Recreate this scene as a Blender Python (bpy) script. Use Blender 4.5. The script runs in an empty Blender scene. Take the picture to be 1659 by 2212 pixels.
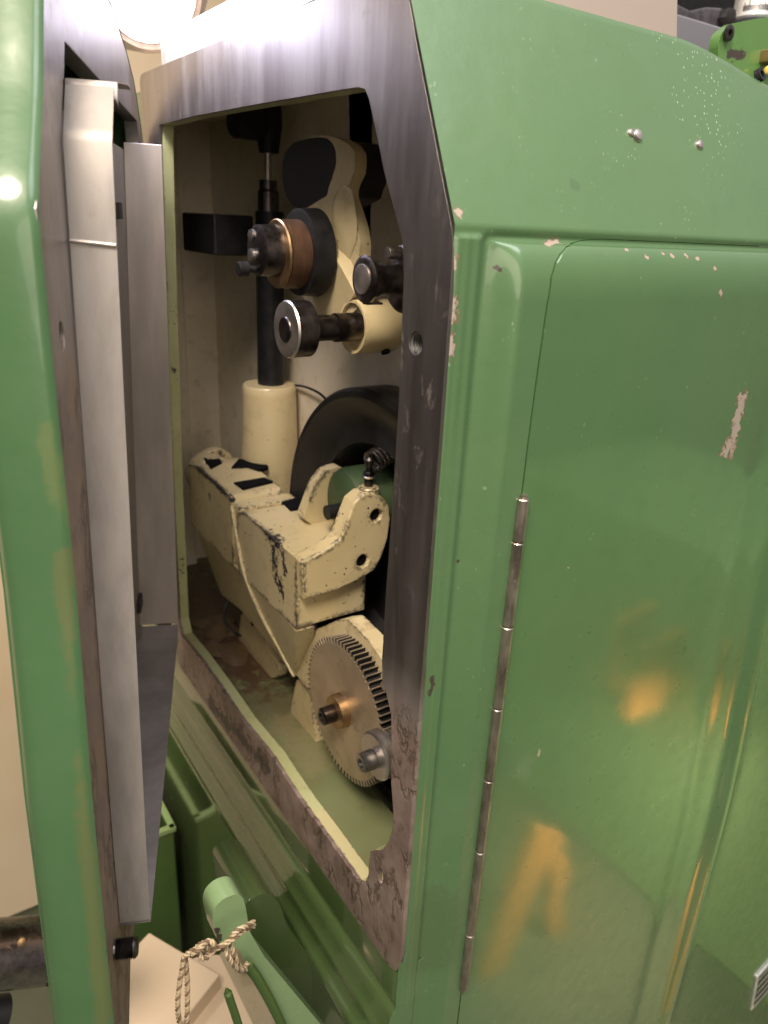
import bpy, bmesh, math, random
import numpy as np
from mathutils import Vector, Matrix
from mathutils.geometry import tessellate_polygon
random.seed(7)
scene = bpy.context.scene
COL = scene.collection

# ---------------------------------------------------------------- camera
# machine frame: +X into the hatch, +Y away along the hatch face, +Z up; camera at the origin
FPX, CX, CY = 1597., 829.5, 1106.
_d = np.array([(625-CX)/FPX, -(5190-CY)/FPX, -1.]); _d /= np.linalg.norm(_d)
_Z = -_d
_x0 = (-320-CX)/FPX
_U = np.array([_x0, (_Z[2]-_Z[0]*_x0)/_Z[1], -1]); _U /= np.linalg.norm(_U)
_N = np.cross(_U, _Z)
CM = np.array([_N, _U, _Z])
def ray(px, py): return CM @ np.array([(px-CX)/FPX, -(py-CY)/FPX, -1.])
def PX(px, py, x): r = ray(px, py); return r*x/r[0]
def PY(px, py, y): r = ray(px, py); return r*y/r[1]
def PZ(px, py, z): r = ray(px, py); return r*z/r[2]
def PP(px, py, p0, n): r = ray(px, py); return r*(np.dot(p0, n)/np.dot(r, n))

cam = bpy.data.cameras.new('camera'); camo = bpy.data.objects.new('camera', cam); COL.objects.link(camo)
cam.sensor_fit = 'VERTICAL'; cam.sensor_height = 36; cam.lens = 26 * 1.0
cam.lens = 36*FPX/2212
m = Matrix([list(CM[0])+[0], list(CM[1])+[0], list(CM[2])+[0], [0, 0, 0, 1]])
camo.matrix_world = m
cam.clip_start = .01; cam.clip_end = 60
cam.dof.use_dof = True; cam.dof.focus_distance = .50; cam.dof.aperture_fstop = 9
scene.camera = camo

# ---------------------------------------------------------------- world, lamps, exposure
w = bpy.data.worlds.new('World'); scene.world = w; w.use_nodes = True
wt = w.node_tree; tc = wt.nodes.new('ShaderNodeTexCoord'); sp_ = wt.nodes.new('ShaderNodeSeparateXYZ'); cr = wt.nodes.new('ShaderNodeValToRGB')
wt.links.new(tc.outputs['Generated'], sp_.inputs[0]); mr = wt.nodes.new('ShaderNodeMapRange'); mr.inputs[1].default_value = -1; mr.inputs[2].default_value = 1
wt.links.new(sp_.outputs[2], mr.inputs[0]); wt.links.new(mr.outputs[0], cr.inputs[0]); wt.links.new(cr.outputs[0], wt.nodes['Background'].inputs[0])
e_ = cr.color_ramp.elements; e_[0].position = .30; e_[0].color = (.13, .10, .075, 1); e_[1].position = .85; e_[1].color = (.92, .90, .86, 1)
q_ = cr.color_ramp.elements.new(.55); q_.color = (.34, .31, .27, 1)
wt.nodes['Background'].inputs[1].default_value = .64
scene.view_settings.view_transform = 'Standard'; scene.view_settings.look = 'None'
scene.view_settings.exposure = 0; scene.view_settings.gamma = 1
def area(name, loc, target, size, power, col, shape='DISK', sy=None):
    l = bpy.data.lights.new(name, 'AREA'); l.shape = shape; l.size = size
    if sy: l.size_y = sy
    l.energy = power; l.color = col
    o = bpy.data.objects.new(name, l); COL.objects.link(o); o.location = loc
    o.rotation_euler = (Vector(target)-Vector(loc)).to_track_quat('-Z', 'Y').to_euler()
    return o
area('ceiling_light', (-.50, -.25, 1.25), (.3, .5, -.2), .6, 47, (1, .86, .70))
area('overhead_light', (.85, -.50, 1.6), (.5, .3, 0), 1.0, 17, (.97, .96, 1.0))
area('room_light', (-.15, -1.15, .35), (.3, .9, -.15), 1.0, 8.5, (1, .86, .70))  # added fill from behind the camera, brightens the far cavity wall
area('far_room_light', (-.7, 1.6, 1.3), (-.3, 3.0, -.6), .5, 28, (1, .84, .64))  # added fill aimed at the wall to brighten the left background
LAMP = Vector((.222, .72, .190))
area('work_lamp_light', (.200, .70, .178), (.24, .58, -.25),  .07, .6, (.74, .76, 1.0))

# ---------------------------------------------------------------- objects helpers
def thing(name, label, cat, loc, group=None):
    o = bpy.data.objects.new(name, None); COL.objects.link(o); o.location = loc; o.empty_display_size = .02
    o['label'] = label; o['category'] = cat
    if group: o['group'] = group
    return o
def origin_of(p):
    v = Vector((0, 0, 0))
    while p is not None: v += p.location; p = p.parent
    return v
def mesh(name, verts, faces, mat, parent=None, smooth=True, bevel=0, seg=2, sub=0, ang=35, label=None):
    o0 = origin_of(parent)
    me = bpy.data.meshes.new(name)
    if parent is None:
        a = np.array([list(v) for v in verts]); c = (a.min(0)+a.max(0))/2; c[2] = a[:, 2].min(); base = Vector(c)
    else: base = o0
    me.from_pydata([tuple(Vector(v)-base) for v in verts], [], faces)
    bm = bmesh.new(); bm.from_mesh(me)
    bmesh.ops.recalc_face_normals(bm, faces=bm.faces[:]); bm.to_mesh(me); bm.free()
    if smooth:
        for p in me.polygons: p.use_smooth = True
    o = bpy.data.objects.new(name, me); COL.objects.link(o)
    if parent is None: o.location = base
    else: o.parent = parent
    me.materials.append(mat)
    if bevel:
        b = o.modifiers.new('b', 'BEVEL'); b.width = bevel; b.segments = seg; b.limit_method = 'ANGLE'; b.angle_limit = math.radians(30); b.harden_normals = False
    if sub:
        s = o.modifiers.new('s', 'SUBSURF'); s.levels = s.render_levels = sub
    if smooth:
        me.set_sharp_from_angle(angle=math.radians(ang))
    if bevel and smooth:
        wn = o.modifiers.new('wn', 'WEIGHTED_NORMAL'); wn.keep_sharp = False; wn.weight = 90
    if label: o['label'] = label
    return o
def join(parts):
    V, F = [], []
    for v, f in parts:
        n = len(V); V += [tuple(a) for a in v]; F += [tuple(i+n for i in g) for g in f]
    return V, F
def prism(loops, fr, d0, d1):
    """loops: list of 2D loops (outer first, then holes); fr(u,v,d)->world"""
    pts = [p for l in loops for p in l]; n = len(pts)
    bm = bmesh.new(); bv = [bm.verts.new((p[0]*10, p[1]*10, 0)) for p in pts]; k = 0; ed = []
    for l in loops:
        m_ = len(l); ed += [bm.edges.new((bv[k+i], bv[k+(i+1) % m_])) for i in range(m_)]; k += m_
    bm.verts.index_update(); bmesh.ops.triangle_fill(bm, use_beauty=True, use_dissolve=False, edges=ed, normal=(0, 0, 1))
    tri = [tuple(v.index for v in f_.verts) for f_ in bm.faces]; bm.free()
    V = [fr(p[0], p[1], d0) for p in pts]+[fr(p[0], p[1], d1) for p in pts]
    F = [tuple(t) for t in tri]+[tuple(i+n for i in reversed(t)) for t in tri]
    k = 0
    for l in loops:
        m_ = len(l)
        for i in range(m_): F.append((k+i, k+(i+1) % m_, k+(i+1) % m_+n, k+i+n))
        k += m_
    return V, F
fX = lambda u, v, d: (d, u, v)        # polygon in the YZ plane, depth along X
fY = lambda u, v, d: (u, d, v)        # polygon in XZ, depth along Y
fZ = lambda u, v, d: (u, v, d)
def circ(c, r, n=24, r2=None): return [(c[0]+r*math.cos(2*math.pi*i/n), c[1]+(r2 or r)*math.sin(2*math.pi*i/n)) for i in range(n)]
def rnd(poly, r, n=5):
    """round the corners of a 2D polygon; r number or list"""
    out = []; N = len(poly)
    for i in range(N):
        ri = r[i] if isinstance(r, (list, tuple)) else r
        p, a, b = Vector(poly[i]), Vector(poly[i-1]), Vector(poly[(i+1) % N])
        u, v = a-p, b-p
        ri = min(ri, u.length*.45, v.length*.45)
        if ri < 1e-5: out.append(tuple(p)); continue
        u.normalize(); v.normalize(); s, e = p+u*ri, p+v*ri
        for k in range(n+1):
            t = k/n; q = s*(1-t)**2+p*2*t*(1-t)+e*t*t; out.append((q.x, q.y))
    return out
def box(c, s, rot=None):
    V = []
    for x in (-.5, .5):
        for y in (-.5, .5):
            for z in (-.5, .5):
                v = Vector((x*s[0], y*s[1], z*s[2]))
                if rot: v.rotate(rot)
                V.append(Vector(c)+v)
    return V, [(0, 1, 3, 2), (4, 6, 7, 5), (0, 4, 5, 1), (2, 3, 7, 6), (0, 2, 6, 4), (1, 5, 7, 3)]
def frame(ax):
    ax = Vector(ax).normalized(); a = Vector((0, 0, 1)) if abs(ax.z) < .9 else Vector((1, 0, 0))
    u = ax.cross(a).normalized(); return u, ax.cross(u), ax
def lathe(prof, o, ax=(1, 0, 0), n=48):
    """prof [(h, r)] along the axis"""
    u, v, a = frame(ax); o = Vector(o); V = []; F = []
    for h, r in prof:
        for i in range(n):
            t = 2*math.pi*i/n; V.append(o+a*h+u*r*math.cos(t)+v*r*math.sin(t))
    m_ = len(prof)
    for j in range(m_-1):
        for i in range(n): F.append((j*n+i, j*n+(i+1) % n, (j+1)*n+(i+1) % n, (j+1)*n+i))
    if prof[0][1] > 1e-6: F.append(tuple(range(n)))
    if prof[-1][1] > 1e-6: F.append(tuple(range((m_-1)*n, m_*n)))
    return V, F
def cyl(h0, h1, r, c=.0008):
    return [(h0, r-c), (h0+c, r), (h1-c, r), (h1, r-c)]
def tube(pts, r, n=8):
    pts = [Vector(p) for p in pts]; V = []; F = []
    u = None
    for i, p in enumerate(pts):
        t = (pts[min(i+1, len(pts)-1)]-pts[max(i-1, 0)]).normalized()
        if u is None: u = t.orthogonal().normalized()
        u = (u-t*u.dot(t)).normalized(); v = t.cross(u)
        rr = r[i] if isinstance(r, list) else r
        for k in range(n): a = 2*math.pi*k/n; V.append(p+u*rr*math.cos(a)+v*rr*math.sin(a))
    for i in range(len(pts)-1):
        for k in range(n): F.append((i*n+k, i*n+(k+1) % n, (i+1)*n+(k+1) % n, (i+1)*n+k))
    F.append(tuple(range(n))); F.append(tuple(range((len(pts)-1)*n, len(pts)*n)))
    return V, F
def spline(pts, n=8):
    P = [Vector(p) for p in pts]; P = [P[0]*2-P[1]]+P+[P[-1]*2-P[-2]]; out = []
    for i in range(1, len(P)-2):
        for k in range(n):
            t = k/n; a, b, c, d = P[i-1:i+3]
            out.append(.5*((2*b)+(c-a)*t+(2*a-5*b+4*c-d)*t*t+(3*b-a-3*c+d)*t**3))
    out.append(P[-2]); return out

# ---------------------------------------------------------------- material helpers
class G:
    def __init__(s, name):
        s.m = bpy.data.materials.new(name); s.m.use_nodes = True; s.t = s.m.node_tree
        s.b = s.t.nodes['Principled BSDF']; s.pos = s.n('ShaderNodeNewGeometry').outputs['Position']
    def n(s, ty, **k):
        x = s.t.nodes.new(ty)
        for a, b in k.items(): setattr(x, a, b)
        return x
    def link(s, a, b): s.t.links.new(a, b)
    def put(s, sock, v):
        if hasattr(v, 'is_output') or isinstance(v, bpy.types.NodeSocket): s.link(v, sock)
        elif isinstance(v, (tuple, list)) and len(v) == 3 and sock.type == 'RGBA': sock.default_value = (*v, 1)
        else: sock.default_value = v
    def math(s, op, a, b=0., c=0., clamp=False):
        x = s.n('ShaderNodeMath', operation=op, use_clamp=clamp)
        for i, v in enumerate((a, b, c)): s.put(x.inputs[i], v)
        return x.outputs[0]
    def scaled(s, sc):
        x = s.n('ShaderNodeVectorMath', operation='MULTIPLY'); s.link(s.pos, x.inputs[0]); x.inputs[1].default_value = sc
        return x.outputs[0]
    def noise(s, scale, detail=4, rough=.6, sc=None, off=0):
        x = s.n('ShaderNodeTexNoise'); x.inputs['Scale'].default_value = scale; x.inputs['Detail'].default_value = detail; x.inputs['Roughness'].default_value = rough
        v = s.scaled(sc) if sc else s.pos
        if off:
            a = s.n('ShaderNodeVectorMath', operation='ADD'); s.link(v, a.inputs[0]); a.inputs[1].default_value = (off, off*.7, -off); v = a.outputs[0]
        s.link(v, x.inputs['Vector']); return x.outputs[0]
    def voro(s, scale, sc=None, feature='F1'):
        x = s.n('ShaderNodeTexVoronoi', feature=feature); x.inputs['Scale'].default_value = scale
        s.link(s.scaled(sc) if sc else s.pos, x.inputs['Vector']); return x.outputs['Distance']
    def ss(s, v, a, b, lo=0., hi=1.):
        x = s.n('ShaderNodeMapRange', interpolation_type='SMOOTHSTEP'); s.put(x.inputs[0], v)
        x.inputs[1].default_value = a; x.inputs[2].default_value = b; x.inputs[3].default_value = lo; x.inputs[4].default_value = hi
        return x.outputs[0]
    def mix(s, f, a, b):
        x = s.n('ShaderNodeMix', data_type='RGBA'); s.put(x.inputs[0], f); s.put(x.inputs[6], a); s.put(x.inputs[7], b); return x.outputs[2]
    def fmix(s, f, a, b):
        x = s.n('ShaderNodeMix', data_type='FLOAT'); s.put(x.inputs[0], f); s.put(x.inputs[2], a); s.put(x.inputs[3], b); return x.outputs[0]
    def mx(s, *a):
        r = a[0]
        for q in a[1:]: r = s.math('MAXIMUM', r, q)
        return r
    def mul(s, *a):
        r = a[0]
        for q in a[1:]: r = s.math('MULTIPLY', r, q)
        return r
    def blob(s, A, B, r, nz, amp, soft=.15):
        """mask: 1 within about r of segment A-B (world), ragged by noise nz"""
        A, B = Vector(A), Vector(B); ba = B-A
        if ba.length < 1e-5: ba = Vector((1e-4, 0, 0))
        pa = s.n('ShaderNodeVectorMath', operation='SUBTRACT'); s.link(s.pos, pa.inputs[0]); pa.inputs[1].default_value = A
        dt = s.n('ShaderNodeVectorMath', operation='DOT_PRODUCT'); s.link(pa.outputs[0], dt.inputs[0]); dt.inputs[1].default_value = ba/ba.length_squared
        h = s.math('ADD', dt.outputs['Value'], 0, clamp=True)
        sc = s.n('ShaderNodeVectorMath', operation='SCALE'); sc.inputs[0].default_value = ba; s.link(h, sc.inputs['Scale'])
        df = s.n('ShaderNodeVectorMath', operation='DISTANCE'); s.link(pa.outputs[0], df.inputs[0]); s.link(sc.outputs[0], df.inputs[1])
        d = s.math('ADD', s.math('DIVIDE', df.outputs['Value'], r), s.math('MULTIPLY', s.math('SUBTRACT', nz, .5), amp))
        return s.ss(d, 1-soft, 1+soft, 1, 0)
    def edge(s, r):
        """1 near sharp edges (rounded normal differs from the true one)"""
        bv = s.n('ShaderNodeBevel', samples=6); bv.inputs['Radius'].default_value = r
        g = s.n('ShaderNodeNewGeometry')
        dt = s.n('ShaderNodeVectorMath', operation='DOT_PRODUCT'); s.link(bv.outputs[0], dt.inputs[0]); s.link(g.outputs['True Normal'], dt.inputs[1])
        return s.math('SUBTRACT', 1, dt.outputs['Value'], clamp=True)
    def bump(s, h, st=.3, dist=.001, prev=None):
        x = s.n('ShaderNodeBump'); x.inputs['Strength'].default_value = st; x.inputs['Distance'].default_value = dist
        s.put(x.inputs['Height'], h)
        if prev: s.link(prev, x.inputs['Normal'])
        return x.outputs[0]
    def out(s, col=None, rough=None, metal=None, normal=None, coat=None, coatr=None, spec=None):
        for k, v in (('Base Color', col), ('Roughness', rough), ('Metallic', metal), ('Normal', normal), ('Coat Weight', coat), ('Coat Roughness', coatr), ('Specular IOR Level', spec)):
            if v is not None: s.put(s.b.inputs[k], v)
        return s.m

def green_mat(name, base=(.086, .170, .074), bst=.22, chips=(), specks=0, dark_chips=(), dirt=(), stains=(), rough=.32, coat=.55):
    g = G(name); n1 = g.noise(7, 3); n2 = g.noise(60, 4, off=3); fine = g.noise(420, 3)
    c = g.mix(g.ss(n1, .35, .7), base, tuple(x*k for x, k in zip(base, (1.13, 1.06, 1.1))))
    c = g.mix(g.ss(n2, .45, .8, 0, .35), c, tuple(x*k for x, k in zip(base, (.82, .86, .9))))
    rg = g.ss(n2, .3, .8, rough-.05, rough+.1)
    h = g.math('ADD', g.mul(g.noise(16, 2, off=9), 1.2), g.mul(g.noise(150, 2), .12))
    nrm = g.bump(h, bst, .004)
    rag = g.noise(230, 4, .7, off=5)
    if specks:
        v = g.voro(105); gate = g.ss(g.noise(30, 4, off=11), .56, .72)
        sp = g.mul(g.ss(g.math('ADD', v, g.mul(g.noise(600, 2), .22)), .2, .27, 1, 0), gate, specks)
        v2 = g.voro(330, sc=(1, 1, .45)); gate2 = g.ss(g.noise(40, 2, off=21), .56, .7)
        area_ = g.blob(*SCUFF, .026, g.noise(40), 5, .6) if specks > .5 else 0
        sp = g.mx(sp, g.mul(g.ss(g.math('ADD', v2, g.mul(g.noise(900, 2), .25)), .22, .33, 1, 0), g.mx(g.mul(gate2, .4), g.mul(area_, 1.0)), .9))
        c = g.mix(sp, c, (.42, .52, .36))
    for A, B, r, amp in stains:
        k = g.blob(A, B, r, g.noise(50, 2, off=31), amp, .35); c = g.mix(g.mul(k, .55), c, (.36, .22, .07))
    for A, B, r, colr, amt in dirt:
        k = g.mul(g.blob(A, B, r, g.noise(90, 5, .75, off=41), 2.2, .35), amt); c = g.mix(k, c, colr); rg = g.fmix(k, rg, .7)
    for A, B, r in chips:
        k = g.blob(A, B, r, rag, 5.5, .08); k0 = g.blob(A, B, r*1.3, rag, 5.5, .08)
        c = g.mix(k0, c, (.20, .12, .08)); c = g.mix(k, c, (.38, .315, .27)); rg = g.fmix(k, rg, .6)
    for A, B, r in dark_chips:
        k = g.blob(A, B, r, rag, 5.0, .08); c = g.mix(k, c, (.05, .035, .03)); rg = g.fmix(k, rg, .6)
    return g.out(c, rg, 0, nrm, coat, .085)

def cream_mat(name, base=(.60, .50, .32), er=.004, et=.16, chips=(), grease=.5, speck=1.0, greenish=0, greaseb=(), rough=.36, sg=.55):
    g = G(name); n1 = g.noise(10, 4, off=2); n2 = g.noise(45, 5, .7, off=4); rag = g.noise(260, 4, .72, off=6); rag2 = g.noise(140, 3, .6, sc=(1, 1, .7), off=8)
    c = g.mix(g.ss(n1, .3, .75), base, tuple(x*k for x, k in zip(base, (.86, .84, .76))))
    c = g.mix(g.ss(n2, .5, .8, 0, grease), c, (.22, .13, .06))
    if greenish: c = g.mix(greenish, c, (.36, .44, .22))
    for A, B, r, colr, amt in greaseb:
        k = g.mul(g.blob(A, B, r, g.noise(70, 5, .7, off=51), 5, .5), amt); c = g.mix(k, c, colr)
    e = g.edge(er)
    m_ = g.ss(g.math('ADD', e, g.mul(g.math('SUBTRACT', rag, .5), 2.0)), et, et+.03)
    m_ = g.mul(m_, g.ss(e, .004, .02), g.ss(g.noise(26, 3, off=61), .42, .52))
    v = g.voro(190, sc=(1, .6, 1)); sp = g.ss(g.math('ADD', v, g.mul(g.math('SUBTRACT', rag, .5), 1.1)), .10, .13, 1, 0)
    sp = g.mul(sp, g.ss(g.noise(38, 2, off=15), sg, sg+.07), speck)
    k = g.mx(m_, sp)
    for A, B, r in chips: k = g.mx(k, g.blob(A, B, r, rag, 9, .08))
    c = g.mix(k, c, g.mix(g.ss(g.noise(300, 2), .4, .7), (.035, .035, .042), (.13, .125, .13)))
    h = g.math('SUBTRACT', g.mul(g.noise(90, 4), .7), g.mul(k, .9))
    nrm = g.bump(h, .35, .0012)
    return g.out(c, g.fmix(k, rough, .38), g.mul(k, .6), nrm, g.math('SUBTRACT', .25, g.mul(k, .25)), .2)

def metal_mat(name, col=(.5, .49, .47), rough=.35, streak=(1, 1, 1), ss=80, amt=.3, spots=0, metal=1.0, bump=.1, spotc=(.10, .05, .03)):
    g = G(name); n = g.noise(ss, 5, .7, sc=streak); n2 = g.noise(12, 3, off=3)
    c = g.mix(g.ss(n, .3, .7), tuple(x*(1-amt) for x in col), tuple(min(1, x*(1+amt*.6)) for x in col))
    r = g.math('ADD', g.ss(n, .2, .8, rough-.08, rough+.1), g.mul(n2, .08))
    mt = metal
    if spots:
        k = g.mul(g.ss(g.noise(110, 5, .8, off=13), .60, .72), g.ss(g.noise(18, 2, off=7), .35, .65), spots)
        c = g.mix(k, c, spotc); r = g.fmix(k, r, .7); mt = g.math('SUBTRACT', metal, g.mul(k, .8))
    return g.out(c, r, mt, g.bump(n, bump, .0006))

SCUFF = tuple(Vector(PP(a_, b_, np.array([0, .3125, 0]), np.array([0, 1, -.47]))) for a_, b_ in ((1490, 125), (1530, 235)))
M = {}
M['black'] = metal_mat('black_oxide', (.022, .022, .025), .42, amt=.3, metal=.5, spots=.3, spotc=(.06, .05, .045))
M['wheel0'] = G('motor_black').out((.010, .010, .014), .55, 0)
M['blackplastic'] = G('black_rubber').out((.012, .012, .014), .55, 0)
M['void'] = G('unlit_shaft_paint').out((.006, .006, .008), .9, 0, spec=.1)  # near-black standing in for the shade inside holes, gaps and pockets
M['darksteel'] = metal_mat('dark_steel', (.13, .115, .115), .3, (1, 1, 1), 60, .5, spots=.5)
M['oiled'] = metal_mat('oiled_bar', (.30, .26, .27), .22, amt=.3, spots=.4)
M['steel'] = metal_mat('turned_steel', (.40, .385, .375), .3, (8, 1, 1), 90, .3)
M['pin'] = metal_mat('ground_pin_steel', (.62, .57, .54), .34, (8, 1, 1), 60, .2)
M['gear'] = metal_mat('oily_gear_steel', (.33, .27, .20), .42, (1, 1, 1), 25, .25, spots=.25, metal=.75, spotc=(.16, .10, .05))
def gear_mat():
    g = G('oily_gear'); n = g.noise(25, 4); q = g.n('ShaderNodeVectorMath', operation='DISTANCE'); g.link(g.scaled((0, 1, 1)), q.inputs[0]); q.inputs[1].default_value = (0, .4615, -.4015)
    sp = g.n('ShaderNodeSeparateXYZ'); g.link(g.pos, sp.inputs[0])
    k = g.mul(g.ss(sp.outputs[0], .2855, .2862), g.ss(q.outputs['Value'], .0663, .0656))      # shade between the teeth, put into the colour as black
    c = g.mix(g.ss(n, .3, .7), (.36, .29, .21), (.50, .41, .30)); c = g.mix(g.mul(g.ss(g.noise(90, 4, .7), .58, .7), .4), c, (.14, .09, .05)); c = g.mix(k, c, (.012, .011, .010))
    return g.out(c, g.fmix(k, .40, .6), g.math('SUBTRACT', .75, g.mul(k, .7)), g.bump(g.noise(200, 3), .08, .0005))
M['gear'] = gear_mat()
M['brass'] = metal_mat('bronze', (.42, .28, .15), .38, (1, 1, 1), 60, .25, spots=.3, spotc=(.12, .07, .03))
M['copper'] = metal_mat('brown_bronze', (.14, .078, .05), .45, (6, 1, 1), 50, .3, metal=.6)
M['alu'] = metal_mat('dull_aluminium_sheet', (.30, .275, .26), .42, (1, 1, .25), 30, .22, spots=.7, metal=.4, bump=.06, spotc=(.25, .19, .15))
M['alu2'] = metal_mat('shiny_aluminium_sheet', (.50, .445, .41), .36, (1, 1, .2), 22, .2, spots=.4, metal=.45, bump=.05, spotc=(.25, .19, .15))
M['hinge'] = metal_mat('hinge_steel', (.42, .365, .32), .28, (1, 1, .3), 120, .35, metal=.9, spots=.5)
M['beige'] = G('beige_paint').out((.52, .40, .30), .6, 0)
M['paper'] = G('cream_card').out((.66, .52, .38), .7, 0)

# steel face: ground finish above, rust, dried oil and scraping below
def face_mat(name, flip=False):
    g = G(name); sep = g.n('ShaderNodeSeparateXYZ'); g.link(g.pos, sep.inputs[0]); z = sep.outputs[2]
    st = g.noise(55, 5, .65, sc=(1, 1, .12)); sc2 = g.noise(160, 4, .7, sc=(1, 1, .1), off=3); big = g.noise(9, 3, off=5)
    c = g.mix(g.ss(st, .3, .7), (.33, .30, .295), (.46, .43, .42))
    c = g.mix(g.ss(sc2, .62, .75, 0, .35), c, (.55, .53, .52))
    rust = g.mul(g.ss(g.noise(60, 5, .75, sc=(1, 1, .6), off=9), .56, .70), g.ss(big, .4, .62), .6)
    c = g.mix(rust, c, (.11, .06, .04))
    # lower part: brown-mauve varnish of dried oil
    lowz = g.ss(g.math('ADD', z, g.mul(g.math('SUBTRACT', g.noise(14, 3, off=17), .5), .05)), -.33 if not flip else -.09, -.27 if not flip else -.02, 1, 0)
    crk_n = g.noise(40, 4, .6, sc=(1, 1.0, .55), off=23)
    crk = g.ss(g.math('ABSOLUTE', g.math('SUBTRACT', crk_n, .5)), .0, .05, 1, 0)
    crk = g.mul(crk, g.ss(g.noise(24, 2, off=27), .42, .58))
    mauve = g.mix(g.ss(g.noise(22, 4, off=33), .35, .7), (.20, .145, .125), (.34, .26, .235) if not flip else (.27, .19, .13))
    mauve = g.mix(g.ss(g.noise(75, 4, .7, sc=(1, 1, .45), off=37), .58, .72, 0, .7), mauve, (.07, .045, .035))
    ru = 0
    if not flip:
        a, b = PX(515, 1650, .25), PX(590, 1745, .25)
        ru = g.blob(a, b, .011, g.noise(120, 4, .7), 6, .3); mauve = g.mix(g.mul(ru, .8), mauve, (.26, .085, .04))
        a, b = PX(455, 1520, .25), PX(575, 1655, .25)
        gk = g.blob(a, b, .008, g.noise(110, 5, .75), 10, .2); mauve = g.mix(g.mul(gk, .85), mauve, (.045, .035, .035))
    mauve = g.mix(g.mul(crk, .6), mauve, (.07, .045, .035))
    c = g.mix(lowz, c, mauve)
    mt = g.fmix(lowz, g.math('SUBTRACT', 1., rust), .25)
    r = g.fmix(lowz, g.ss(st, .2, .8, .34, .46), g.ss(big, .3, .7, .42, .6))
    h = g.math('ADD', g.mul(st, .12), g.mul(lowz, g.math('SUBTRACT', g.mul(g.noise(55, 4, .6, sc=(1, 1, .6), off=43), 1.6), g.mul(crk, 1.2))))
    return g.out(c, r, mt, g.bump(h, .55, .0012))
M['face'] = face_mat('ground_steel_face'); M['cface'] = face_mat('cover_flange_steel', True)

# ================================================================= MACHINE BODY
XF = .25
face_out = [(.8155, .1225), (.3570, .1225), (.3570, .1215)]
outer = [(.8155, .122), (.3705, .122), (.3600, .098), (.3569, .090), (.3190, .008), (.3131, -.005), (.3121, -.03), (.3115, -.27), (.3110, -.515),
         (.3145, -.536), (.327, -.5405), (.8155, -.5405)]
outer = rnd(outer, [.012, .002, .003, .003, .006, .006, .01, .01, .012, .008, .008, .02])
hole_px = [(345, 268), (420, 250), (549, 226), (740, 193), (773, 188), (788, 192), (797, 213), (812, 282), (830, 372), (852, 455), (870, 522),
           (872, 600), (866, 760), (861, 875), (849, 1070), (835, 1262), (825, 1427), (826, 1473), (835, 1500), (845, 1543), (846, 1620), (845, 1692), (850, 1758),
           (848, 1790), (841, 1815), (828, 1834), (812, 1841), (801, 1839), (797, 1860), (796, 1888), (791, 1902), (784, 1909), (774, 1905), (764, 1890),
           (701, 1801), (655, 1738), (620, 1685), (586, 1632), (526, 1559), (473, 1480), (430, 1420), (392, 1372)]
hole = [(p[1], p[2]) for p in (PX(*q, XF) for q in hole_px)]
hole += [(.800, -.470), (.795, -.30), (.782, -.1), (.768, .06)]
hole[0] = (.764, .0755)
def jag(loop, amp, step=.004, only=None, seed=1):
    rs = random.Random(seed); out = []
    for i in range(len(loop)):
        a, b = Vector(loop[i]), Vector(loop[(i+1) % len(loop)]); L = (b-a).length; n = max(1, int(L/step))
        nn = Vector((-(b-a).y, (b-a).x)).normalized()
        for k in range(n):
            p = a.lerp(b, k/n); on = only(p) if only else True
            out.append(tuple(p+nn*(rs.uniform(-amp, amp) if on else 0)))
    return out
hole_j = jag(hole, .0011, .0035, lambda p: p.y < -.46 and p.x > .38)
th = PX(898, 741, XF); th2 = PX(822, 1893, XF)
hA = circ((th[1], th[2]), .0066, 28)
hB = [(th2[1]+.0035*math.cos(t), th2[2]+.0075*math.sin(t)) for t in [2*math.pi*i/20 for i in range(20)]]

body = thing('milling_machine', 'tall green machine column with an open steel-rimmed hatch in its side', 'machine', (.33, .45, -1.3))
v, f = prism([outer, hole_j, hA, hB], fX, XF, XF+.0035)
mesh('mating_face', v, f, M['face'], body, bevel=.0006, label='bare steel rim around the hatch, bright at the top and stained brown at the foot')
lip_chips = [(PX(375, 660, .258), PX(377, 700, .258), .0035), (PX(378, 800, .258), PX(380, 815, .258), .0035), (PX(390, 960, .258), PX(392, 1010, .258), .003),
             (PX(395, 1215, .258), PX(396, 1235, .258), .003), (PX(395, 1385, .254), PX(420, 1425, .252), .004)]
M['lip'] = cream_mat('hatch_lip_paint', (.56, .56, .31), .003, .30, lip_chips, .35, .35, .25, greaseb=[(PX(700, 1790, .258), PX(790, 1880, .258), .016, (.62, .52, .30), .6)])
lip_out = [(max(p[0], .3195+max(0, p[1]+.01)*.55), min(p[1], .118)) for p in outer]
v, f = prism([lip_out, hole, hA, hB], fX, XF+.0035, XF+.014)
mesh('hatch_lip', v, f, M['lip'], body, bevel=.0005)
# threaded bores
def thread_bore(c, r, name='threaded_hole'):
    pr = []; N = 7
    for i in range(N*4+1):
        pr.append((.001+i*.00045*1.0, r-.0002-.0014*(.5-.5*math.cos(2*math.pi*i/4))))
    v, f = lathe([(x, q) for x, q in pr], c, (1, 0, 0), 40)
    f = f[:-2]                      # open front; plugged behind
    d, e = lathe([(.0137, r-.0004), (.0139, .0001)], c, (1, 0, 0), 30)
    mesh(name, *join([(v, f)]), M['steel'], body, ang=60)
thread_bore((XF, th[1], th[2]), .0066)
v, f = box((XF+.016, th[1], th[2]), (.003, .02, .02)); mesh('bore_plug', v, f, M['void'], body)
v, f = box((XF+.008, th2[1], th2[2]), (.003, .012, .02)); mesh('plugged_hole', v, f, M['darksteel'], body)

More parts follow.
